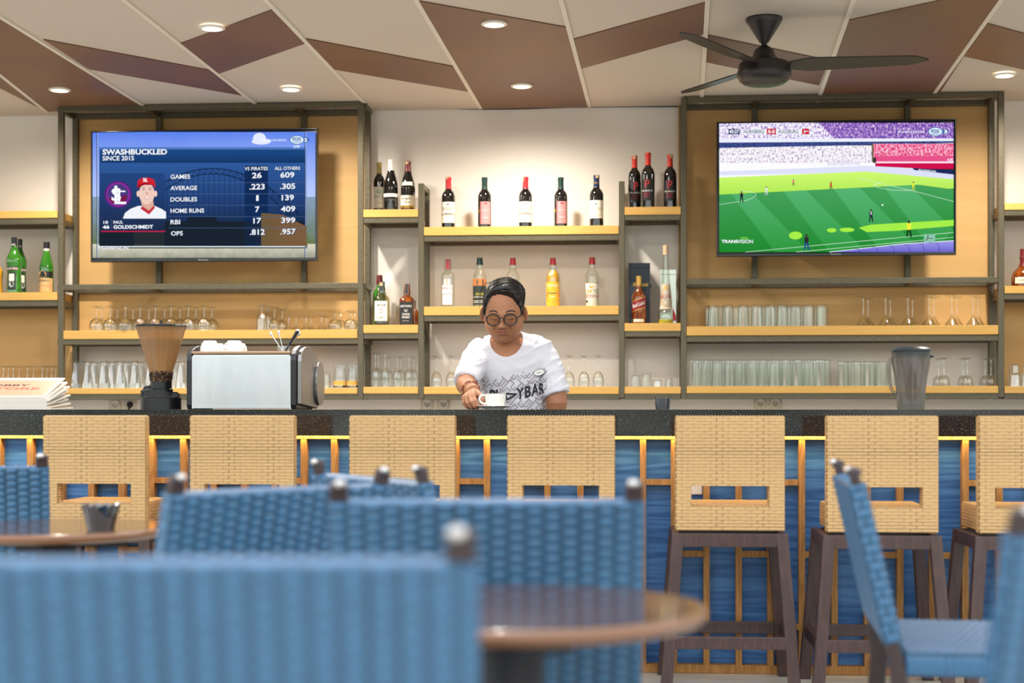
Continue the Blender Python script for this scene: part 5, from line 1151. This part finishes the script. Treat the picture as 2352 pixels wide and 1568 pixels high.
for p, q in zip(tri, tri[1:] + tri[:1]):
    d = math.hypot(q[0]-p[0], q[1]-p[1]); nx, ny = -(q[1]-p[1])/d*1.9, (q[0]-p[0])/d*1.9
    g.add([onshirt(p[0]+nx, p[1]+ny, .0022), onshirt(q[0]+nx, q[1]+ny, .0022), onshirt(q[0]-nx, q[1]-ny, .0022), onshirt(p[0]-nx, p[1]-ny, .0022)], [(0,1,2,3)], blackp)
g.build('shirt_lettering', man)
g = G(); c0 = onshirt(1238, 855, .013); Rt = Matrix.Rotation(-.25, 3, 'Y')
for r_, o_, m_ in ((1.0, 0, blk), (.93, .0012, M('badge_ivory', 'dfdfd2', .4))):
    vs = [c0 + Vector((0, -o_, 0)) + Rt @ Vector((.0265*r_*math.cos(2*PI*i/32), 0, (.0145*r_ - (.0006 if o_ else 0))*math.sin(2*PI*i/32))) for i in range(32)]
    g.prism(vs, (0, .003, 0), m_)
text_on(g, 'EKA', lambda u, v: c0 + Vector((0, -.0016, 0)) + Rt @ Vector((-.008 + .016*u, 0, -.0022 + .0045*v)), blk); g.build('name_badge', man)
# ---- bracelet
bdir = (L(1087,899,6.765) - L(1078,893,6.84)).normalized(); bc = L(1081.5, 895, 6.81); q = bdir.orthogonal().normalized(); w_ = bdir.cross(q)
beads = M('red_beads', '8c2f26', .3); beadg = M('gold_beads', 'c69a5c', .3); g = G()
for i in range(26):
    a = 2*PI*i/26; g.ell(bc + (q*math.cos(a) + w_*math.sin(a)) * .0385 + bdir*.003*math.sin(a*2), (.0046,)*3, beadg if i % 4 == 0 else beads, 10)
g.build('bracelet', man)
# ---- face details
hairm = M('black_hair', '17120f', .32, 0, .6, bump=(160, .5, (1, .25, .25)))
browm = M('eyebrow_hair', '2a1d17', .6); lipm = M('lips', '9d5b4e', .42, 0, .4); lash = M('lash_line', '1e1512', .6)
def fx(g, pts, rad, m, flat=.5, n=8):
    """soft strip lying on the face"""
    for (p, q), (r0, r1) in zip(zip(pts, pts[1:]), zip(rad, rad[1:])): g.tube([p, q], [r0, r1], m, n, caps=True)
for s_ in (-1, 1):
    g = G(); g.tube([HM @ face(s_*x, z, -.0012) for x, z in ((.017,.0235),(.025,.0275),(.035,.0295),(.046,.0285),(.056,.0235),(.061,.019))], [.0022,.0036,.004,.0036,.0026,.001], browm, 8); g.build('eyebrow', man)
    g = G(); g.tube([HM @ face(s_*x, z, -.0002) for x, z in ((.019,-.0065),(.026,-.0095),(.035,-.0105),(.044,-.0095),(.051,-.006))], [.0006,.0012,.0014,.0013,.0007], lash, 6); g.build('eyelashes', man)
    g = G(); g.tube([HM @ face(s_*x, z, -.0002) for x, z in ((.019,.0005),(.027,.005),(.036,.0062),(.045,.0045),(.051,.000))], [.0003,.0006,.0006,.0006,.0003], M('lid_crease', '8a5a42', .6), 6); g.build('eyelid_crease', man)
g = G()
g.tube([HM @ face(x, -.0655 + 3.2*x*x + (.0012 if abs(x) < .006 else .002)*(1), -.0014) for x in (-.025,-.018,-.010,-.004,0,.004,.010,.018,.025)], [.0008,.0028,.0038,.0042,.0036,.0042,.0038,.0028,.0008], lipm, 10)
g.tube([HM @ face(x, -.0725 + 5*x*x, -.0016) for x in (-.021,-.014,-.006,0,.006,.014,.021)], [.001,.0036,.005,.0054,.005,.0036,.001], lipm, 10)
g.build('lips', man)
g = G(); g.tube([HM @ face(x, -.0672 + 3.4*x*x, .0022) for x in (-.030,-.019,-.008,0,.008,.019,.030)], [.0006,.0009,.001,.001,.001,.0009,.0006], M('mouth_line', '5d2f28', .6), 6); g.build('mouth_line', man)
# ---- hair
def hl(a):
    d = math.degrees(abs(a)); right = a > 0
    pts = [(0, .098), (22, .100 if not right else .092), (38, .092 if not right else .080), (52, .066 if not right else .052), (62, .035), (72, -.006), (80, -.012), (88, .022), (100, .02), (112, -.03), (140, -.065), (180, -.075)]
    for (d0, z0), (d1, z1) in zip(pts, pts[1:]):
        if d0 <= d <= d1: return z0 + (z1-z0)*(d-d0)/(d1-d0)
    return -.07
def hair_off(p, a):
    s_ = p.z - hl(a); side = sst(.02, .10, p.z)
    vol = .007 + side * (.014 + .008 * sst(-.02, .05, p.x) * sst(.06, .02, p.y)) 
    vol *= 1 - .35 * sst(-.03, -.07, p.x) * side
    return s_, sst(-.002, .010, s_) * vol - (.006 if s_ < -.001 else 0)
def hair_pt(d):
    p = head_pt(d); a = math.atan2(d[0], -d[1]); s_, o_ = hair_off(p, a); n = Vector((p.x/.083**2, p.y/.1**2, p.z/.13**2)).normalized()
    if o_ > .003:
        t_ = p.x*.6 + p.y*.8; o_ += .0022 * math.sin((p.y*1.1 - p.x*.35 + p.z*.2) * 330 + 3*noise.noise(p*30)) + .003*noise.noise(p*22)
    return p + n * o_
v_, f_ = sph(hair_pt); g = G(); g.add(v_, f_, hairm, True, X=HM)
rnd = random.Random(11)
def onhair(d, lift):
    d = Vector(d).normalized(); p = hair_pt(d); n = Vector((p.x/.083**2, p.y/.1**2, p.z/.13**2)).normalized(); return p + n*lift
for k in range(230):
    y0 = rnd.uniform(-.85, .5); st_ = Vector((-.50 + rnd.uniform(-.06, .06), y0, .78)); en = Vector((.85 + rnd.uniform(-.1, .1), y0*.8 + rnd.uniform(-.2, .35), .28 + rnd.uniform(-.12, .3)))
    if y0 < -.45: en = Vector((.80, -.50 + rnd.uniform(-.1, .25), .50 + rnd.uniform(-.05, .2))); st_.z = .86
    pts = []; 
    for i in range(9):
        t = i/8; d = st_.lerp(en, t) + Vector((0, -.10*math.sin(PI*t) if y0 < 0 else 0, .45*math.sin(PI*t))); pts.append(HM @ onhair(d, .0005 + .0035*math.sin(PI*min(1, t*1.1))))
    r_ = rnd.uniform(.0012, .0026); g.tube(pts, [r_*.4, r_, r_*1.1, r_*1.1, r_*1.1, r_, r_*.9, r_*.6, r_*.15], hairm, 6)
for k in range(60):   # short combed-back side on the other side of the parting
    z0 = rnd.uniform(.25, .75); st_ = Vector((-.62, -.70 + rnd.uniform(-.05, .3), z0)); en = Vector((-.95, .45, z0 - .25)); pts = [HM @ onhair(st_.lerp(en, i/6), .0004 + .0012*math.sin(PI*i/6)) for i in range(7)]
    g.tube(pts, [.0006,.0012,.0014,.0014,.0012,.0008,.0002], hairm, 5)
for pts in ([(-.045,-.05,.150),(-.075,-.055,.150),(-.100,-.05,.11),(-.106,-.045,.06),(-.100,-.05,.015)], [(-.05,-.05,.148),(-.082,-.05,.14),(-.098,-.045,.10),(-.099,-.04,.05)], [(.055,-.09,.115),(.068,-.098,.09),(.066,-.102,.068),(.058,-.104,.055)], [(.06,-.085,.11),(.076,-.09,.08),(.075,-.094,.055)]):
    g.tube([HM @ Vector(p) for p in pts], [.0012] + [.0011]*(len(pts)-2) + [.0003], hairm, 6)
g.build('hair', man)
# ---- glasses
gls = bpy.data.objects.new('glasses', None); COL.objects.link(gls); gls.parent = man; frm = M('glasses_frame', '1b1b1f', .3); lens = GL('tinted_lens', 'e2dad2', .3, .04, .02, 'a09890')
GYf = -.116; g = G(); cz = -.004
for s_ in (-1, 1):
    N = 36; cx = s_*.0385; rx, rz = .0285, .0265
    ring = [Vector((cx + rx*math.cos(2*PI*i/N), GYf + .20*abs(rx*math.cos(2*PI*i/N) + cx)**1.5, cz + rz*math.sin(2*PI*i/N))) for i in range(N+1)]
    g.tube([HM @ p for p in ring], .0029, frm, 8, caps=False)
    g.tube([HM @ Vector(p) for p in ((s_*.066, GYf+.004, cz+.008), (s_*.074, GYf+.008, cz+.010), (s_*.083, GYf+.03, cz+.010), (s_*.088, -.02, cz+.006), (s_*.090, .010, cz+.002), (s_*.088, .025, cz-.015))], [.0028,.0026,.002,.0018,.0018,.0016], frm, 8)
g.tube([HM @ Vector(p) for p in ((-.0105, GYf, cz+.006), (-.004, GYf-.0015, cz+.0105), (.004, GYf-.0015, cz+.0105), (.0105, GYf, cz+.006))], .0019, frm, 8)
g.build('spectacle_frame', gls)
for s_ in (-1, 1):
    g = G(); N = 36; cx = s_*.0385; ring = [HM @ Vector((cx + .0275*math.cos(2*PI*i/N), GYf + .20*abs(.0275*math.cos(2*PI*i/N) + cx)**1.5, cz + .0255*math.sin(2*PI*i/N))) for i in range(N)]
    g.add(ring, [tuple(range(N))], lens); g.build('lens', gls)
# ---- trousers and shoes, out of sight behind the bar
g = G(); jean = M('dark_trousers', '26282e', .8)
hip = L(1186, 1056, 7.18); N = 28
vs = []; 
for dz, hw, hd in ((.03, .168, .128), (-.08, .175, .13), (-.16, .17, .125)):
    vs += [hip + Vector((hw*math.cos(2*PI*i/N), hd*math.sin(2*PI*i/N), dz)) for i in range(N)]
g.add(vs, [(j*N+i, (j+1)*N+i, (j+1)*N+(i+1) % N, j*N+(i+1) % N) for j in range(2) for i in range(N)] + [tuple(range(N)), tuple(2*N+i for i in reversed(range(N)))], jean, True)
for s_ in (-1, 1): g.tube([hip + Vector((s_*.085, 0, -.12)), hip + Vector((s_*.09, -.005, -.4)), Vector((hip.x + s_*.095, hip.y + .02, .06))], [.088, .065, .05], jean, 20)
g.build('trousers', man)
for s_ in (-1, 1):
    g = G(); g.ell((hip.x + s_*.095, hip.y - .03, .045), (.048, .13, .044), M('dark_shoe', '1b1a1c', .5), 18); g.build('shoe', man)
# ============================================================ wicker bar stools
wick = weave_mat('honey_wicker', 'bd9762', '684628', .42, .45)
dwood = grain('dark_stool_wood', '35231f', '4f3731', (6, 6, 1), 2.5, .34, .5, bump=.08, contrast=(.1, 1))
worn = M('worn_edge', 'b08a5c', .5)
def weave(pu, pv, h, off=.5, pw=.55):
    def f(x, y):
        r = math.floor(y / pv); cx = (x / pu + (r % 2) * off) % 1.0; cy = (y / pv) % 1.0
        a = max(0, math.sin(PI * cy)) ** pw * min(1, (math.sin(PI * cx) * 2.6)) ** pw if math.sin(PI*cx) > 0 else 0
        return h * a, a
    return f
def weavec(pu, pv, h, pw=.7):
    def f(x, y):
        c = math.floor(x / pu); cx = (x / pu) % 1.0; cy = (y / pv + (c % 2) * .5) % 1.0
        a = max(0, math.sin(PI * cx)) ** pw * (.08 + .92 * max(0, math.sin(PI * cy)) ** pw)
        return h * a, a
    return f
SW = .205; SZ0 = .62; SZ1 = 1.053; ST = .05; SD = .40; SEAT = .712
def make_stool():
    t_ = thing('bar_stool', '', 'bar stool'); wv = weave(.044, .0125, .0032)
    g = G(); hx = .057; h0, h1 = .0935, .170
    # back shell: outer face (towards the room) and inner face with the hand hole
    yb = -.20; hole_ = (hx, 2*SW - hx, h0, h1)
    g.relief((-SW, yb, SZ0), (1,0,0), (0,0,1), (0,-1,0), 2*SW, SZ1-SZ0, 72, 140, wv, wick, hole_)
    g.relief((SW, yb+ST, SZ0), (-1,0,0), (0,0,1), (0,1,0), 2*SW, SZ1-SZ0, 48, 100, wv, wick, hole_)
    g.relief((-SW, yb+ST, SZ0), (0,-1,0), (0,0,1), (-1,0,0), ST, SZ1-SZ0, 8, 100, weave(.044, .0125, .003), wick)
    g.relief((SW, yb, SZ0), (0,1,0), (0,0,1), (1,0,0), ST, SZ1-SZ0, 8, 100, weave(.044, .0125, .003), wick)
    core = M('wicker_core', '9a6d3e', .6); e = .002
    lo, hi = hole_[0] - SW, hole_[1] - SW
    g.box((-SW+e, yb+e, SZ0+e), (lo, yb+ST-e, SZ1-e), core); g.box((hi, yb+e, SZ0+e), (SW-e, yb+ST-e, SZ1-e), core)
    g.box((lo, yb+e, SZ0+h1), (hi, yb+ST-e, SZ1-e), core); g.box((lo, yb+e, SZ0+e), (hi, yb+ST-e, SZ0+h0), core)
    # wrapped strands along the top edge and round the hand hole
    n = 34
    for k in range(n):
        x = -SW + 2*SW*(k+.5)/n; g.ell((x, yb+ST/2, SZ1-.001), (2*SW/n*.46, ST*.56, .0055), wick, 8)
    m_ = 26
    for k in range(m_):
        x = lo + (hi-lo)*(k+.5)/m_; g.ell((x, yb+ST/2, SZ0+h0-.001), ((hi-lo)/m_*.5, ST*.54, .004), wick, 8); g.ell((x, yb+ST/2, SZ0+h1+.001), ((hi-lo)/m_*.5, ST*.54, .004), wick, 8)
    for k in range(7):
        z = SZ0 + h0 + (h1-h0)*(k+.5)/7
        for xx in (lo, hi): g.ell((xx, yb+ST/2, z), (.004, ST*.54, .006), wick, 8)
    g.build('backrest', t_)
    g = G(); y0, y1 = yb+ST, yb+SD; w_ = SW - .022
    g.relief((-w_, y1, SZ0), (0,-1,0), (0,0,1), (-1,0,0), y1-y0, SEAT-SZ0, 60, 30, wv, wick); g.relief((w_, y0, SZ0), (0,1,0), (0,0,1), (1,0,0), y1-y0, SEAT-SZ0, 60, 30, wv, wick)
    g.relief((w_, y1, SZ0), (-1,0,0), (0,0,1), (0,1,0), 2*w_, SEAT-SZ0, 60, 30, wv, wick); g.relief((-w_, y0, SEAT), (1,0,0), (0,1,0), (0,0,1), 2*w_, y1-y0, 60, 96, wv, wick)
    g.box((-w_+e, y0, SZ0), (w_-e, y1-e, SEAT-e), core); g.build('seat', t_)
    g = G(); g.lathe([(0,.609),(.13,.609),(.13,.613),(0,.613)], blk, 28); g.box((-.17,-.17,.6135), (.17,.17,.6195), blk); g.build('swivel_plate', t_)
    # base
    def leg(sx, sy):
        g = G(); a = Vector((sx*.196, sy*.180, .609)); bt = Vector((sx*.243, sy*.222, 0)); s_ = .0225
        vs = [bt + Vector((dx*s_, dy*s_, 0)) for dx, dy in ((-1,-1),(1,-1),(1,1),(-1,1))] + [a + Vector((dx*s_, dy*s_, 0)) for dx, dy in ((-1,-1),(1,-1),(1,1),(-1,1))]
        g.add(vs, [(0,3,2,1),(4,5,6,7),(0,1,5,4),(1,2,6,5),(2,3,7,6),(3,0,4,7)], dwood); g.build('leg', t_, bevel=.003)
    for sx in (-1, 1):
        for sy in (-1, 1): leg(sx, sy)
    def rail(zc, hh, name):
        f = (.609 - zc) / .609; X_ = .196 + .047*f; Y_ = .180 + .042*f
        for sy in (-1, 1): g = G(); g.box((-X_+.02, sy*Y_-.0125 - (.008 if sy < 0 else -.008), zc-hh), (X_-.02, sy*Y_+.0125 - (.008 if sy < 0 else -.008), zc+hh), dwood); g.build(name, t_, bevel=.003)
        for sx in (-1, 1): g = G(); g.box((sx*X_-.0125 + sx*.006, -Y_+.02, zc-hh), (sx*X_+.0125 + sx*.006, Y_-.02, zc+hh), dwood); g.build(name, t_, bevel=.003)
    rail(.583, .026, 'apron'); rail(.196, .024, 'footrest')
    return t_
SB = 6.20
stl = make_stool()
SL = [(216, 0, 'wicker bar stool standing before the coffee grinder, above the brown left table'), (554, .012, 'wicker bar stool standing directly in front of the espresso machine'), (923, .0, 'wicker bar stool just left of the bartender, behind the blue chairs'),
      (1289, -.01, 'wicker bar stool just right of the bartender\'s cup, lower half hidden by a blue chair'), (1676, .006, 'wicker bar stool with a white switch plate seen through its back, legs fully visible'), (2022, .0, 'wicker bar stool partly behind the side-on blue chair'), (2368, .01, 'wicker bar stool cut off by the right picture edge')]
for i, (px, rz, lb) in enumerate(SL):
    loc = (XP(px, 6.0), SB - (.05 if i == 5 else 0) - (.06 if i == 6 else 0), 0)
    if i == 0: stl.location = loc; stl['label'] = lb; stl['group'] = 'wicker bar stools along the bar'; stl.rotation_euler = (0,0,rz)
    else: dup(stl, loc, rz, lb)
# ============================================================ blue woven chairs
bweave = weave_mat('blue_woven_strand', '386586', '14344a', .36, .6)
cwood = M('dark_chair_wood', '3b2c2a', .35, 0, .5); capm = M('metal_cap', 'cfc8c0', .2, .9)
def make_chair():
    t_ = thing('dining_chair', '', 'chair'); HB = .54; HT = .905; W_ = .30
    def by(z): return -.09 * (max(0, z - .50) / .405) ** 1.1
    n1 = (0, -.96, -.27)
    lean = Vector((0, by(HT) - by(HB), HT - HB)); H_ = lean.length; v_ = lean.normalized(); nf = Vector((0, v_.z, -v_.y)); wv = weavec(.034, .021, .0055)
    g = G(); T_ = .036; o_ = Vector((-W_, by(HB), HB))
    g.relief(o_ - nf*T_/2, (1,0,0), v_, -nf, 2*W_, H_, 126, 130, wv, bweave); g.relief(o_ + nf*T_/2 + Vector((2*W_,0,0)), (-1,0,0), v_, nf, 2*W_, H_, 126, 130, wv, bweave)
    g.relief(o_ + nf*T_/2, -nf, v_, (-1,0,0), T_, H_, 6, 130, weave(.036, .021, .003), bweave); g.relief(o_ - nf*T_/2 + Vector((2*W_,0,0)), nf, v_, (1,0,0), T_, H_, 6, 130, weave(.036, .021, .003), bweave)
    g.relief(o_ - nf*T_/2 + v_*H_, (1,0,0), nf, v_, 2*W_, T_, 126, 6, weave(.034, .036, .003), bweave); g.relief(o_ + nf*T_/2, (1,0,0), -nf, -v_, 2*W_, T_, 60, 4, weave(.034, .036, .002), bweave)
    g.build('backrest', t_)
    for sx in (-1, 1):
        g = G(); x = sx*(W_-.018)
        pts = [Vector((x, .05, .0)), Vector((x, .03, .2)), Vector((x, .012, .42)), Vector((x, by(.56), .56)), Vector((x, by(.7), .7)), Vector((x, by(.93), .932))]
        vs = []; s_ = .0175
        for k, p in enumerate(pts):
            if k == 0: p = p + Vector((0, -.09, 0))
            if k == 1: p = p + Vector((0, -.035, 0))
            ky = 1.25 if k < 3 else .62
            vs += [p + Vector((dx*s_, dy*s_*ky, 0)) for dx, dy in ((-1,-1),(1,-1),(1,1),(-1,1))]
        fs = [(0,3,2,1)] + [(4*k+i, 4*k+(i+1) % 4, 4*k+4+(i+1) % 4, 4*k+4+i) for k in range(5) for i in range(4)] + [(20,21,22,23)]
        g.add(vs, fs, cwood); g.build('leg', t_, bevel=.004)
        g = G(); g.ell((x, by(.93), .934), (.019, .019, .012), cwood, 14); pc = g.build('post_cap', t_)
        g = G(); g.ell((x - .004*sx, by(.93)-.012, .939), (.012, .010, .009), capm, 12); g.build('cap_stud', pc)
    for sx in (-1, 1):
        g = G(); x = sx*(W_-.032); s_ = .0175; g.box((x-s_, .395, 0), (x+s_, .43, .468), cwood); g.build('leg', t_, bevel=.004)
        g = G(); g.box((x-.011, -.03, .19), (x+.011, .40, .225), cwood); g.build('stretcher', t_, bevel=.003)
    g = G(); g.box((-W_+.04, .18, .195), (W_-.04, .202, .22), cwood); g.build('stretcher', t_, bevel=.003)
    g = G(); ws = weavec(.034, .021, .004); y0, y1 = .02, .45; z0, z1 = .462, .518; w2_ = W_ - .012
    g.relief((-w2_, y0, z1), (1,0,0), (0,1,0), (0,0,1), 2*w2_, y1-y0, 120, 120, ws, bweave); g.relief((w2_, y1, z0), (-1,0,0), (0,0,1), (0,1,0), 2*w2_, z1-z0, 120, 20, weave(.018, .05, .005), bweave)
    g.relief((-w2_, y1, z0), (0,-1,0), (0,0,1), (-1,0,0), y1-y0, z1-z0, 100, 20, weave(.018, .05, .005), bweave); g.relief((w2_, y0, z0), (0,1,0), (0,0,1), (1,0,0), y1-y0, z1-z0, 100, 20, weave(.018, .05, .005), bweave)
    g.relief((-w2_, y0, z0), (1,0,0), (0,0,1), (0,-1,0), 2*w2_, z1-z0, 60, 10, weave(.034, .03, .002), bweave); g.box((-w2_+.003, y0+.003, z0+.002), (w2_-.003, y1-.003, z1-.004), M('seat_core', '1c3f5e', .6)); g.build('seat', t_)
    return t_
ch = make_chair(); first = True
def chair(px, t, rz, lb):
    """px: column of the back's top centre, t: depth along the view, rz: heading (0 = back to the camera)"""
    global first
    c = T(px, 1000, t); rz = rz + PSI; off = Matrix.Rotation(rz, 3, 'Z') @ Vector((0, -.09, 0)); loc = (c.x - off.x, c.y - off.y, 0)
    if first: ch.location = loc; ch.rotation_euler = (0,0,rz); ch['label'] = lb; ch['group'] = 'blue woven dining chairs'; first = False
    else: dup(ch, loc, rz, lb)
chair(495, 1.80, .0, 'nearest blue woven chair, its strongly blurred back filling the lower left')
chair(1118, 2.99, 0.02, 'blue woven chair behind the blurred round wooden table in the middle')
chair(652, 3.45, .80, 'blue woven chair with glinting weave between the left table and the middle chair')
chair(846, 3.98, -1.0, 'farthest blue woven chair, only its upper edge showing before the third stool')
chair(-128, 4.70, .22, 'blue woven chair cut by the left edge beyond the left table')
chair(1947, 3.93, -PI/2 - .14, 'blue woven chair seen from the side in front of the right stools')
chair(2745, 2.25, .25, 'blurred blue woven chair cut off by the lower right corner')
# ============================================================ round tables
tw = grain('table_wood', '4a2c1e', '6b432d', (1, 7, 7), 1.6, .16, .6, bump=.03, coat=.5, contrast=(.1, 1)); twe = M('table_edge_wood', '80532f', .3, 0, .5, coat=.3)
def make_table(lb):
    t_ = thing('round_table', lb, 'table'); g = G()
    g.lathe([(0,.722),(.30,.722),(.318,.725),(.328,.733),(.330,.740),(.326,.748),(.318,.750),(0,.750)], twe, 72); 
    g.lathe([(0,.7502),(.316,.7502)], tw, 72); g.build('tabletop', t_)
    g = G(); g.box((-.2,-.035,.695), (.2,.035,.721), blkm); g.box((-.035,-.2,.695), (.035,.2,.7205), blkm); g.build('top_bracket', t_)
    g = G(); g.lathe([(.055,.02),(.055,.70)], blkm, 24); g.build('pedestal', t_)
    g = G(); g.lathe([(0,.022),(.05,.022),(.2,.012),(.225,.006),(.225,0),(0,0)], blkm, 40); g.build('foot_plate', t_); return t_
tb1 = make_table('blurred round wooden table in the middle foreground, front of the bar stool legs'); c = T(1176, 1300, 2.655); tb1.location = (c.x, c.y, 0); tb1.rotation_euler = (0,0,.4)
c = T(128, 1200, 4.43); tb2 = dup(tb1, (c.x, c.y, 0), 0, 'round glossy wooden table at left with a smoked glass on it'); 
c = T(232, 1218, 4.30); ribbed('candle_glass', 'smoked ribbed candle glass on the left round table', 'candle holder', (c.x, c.y, .7508), .052, .036, .068, smokeg)
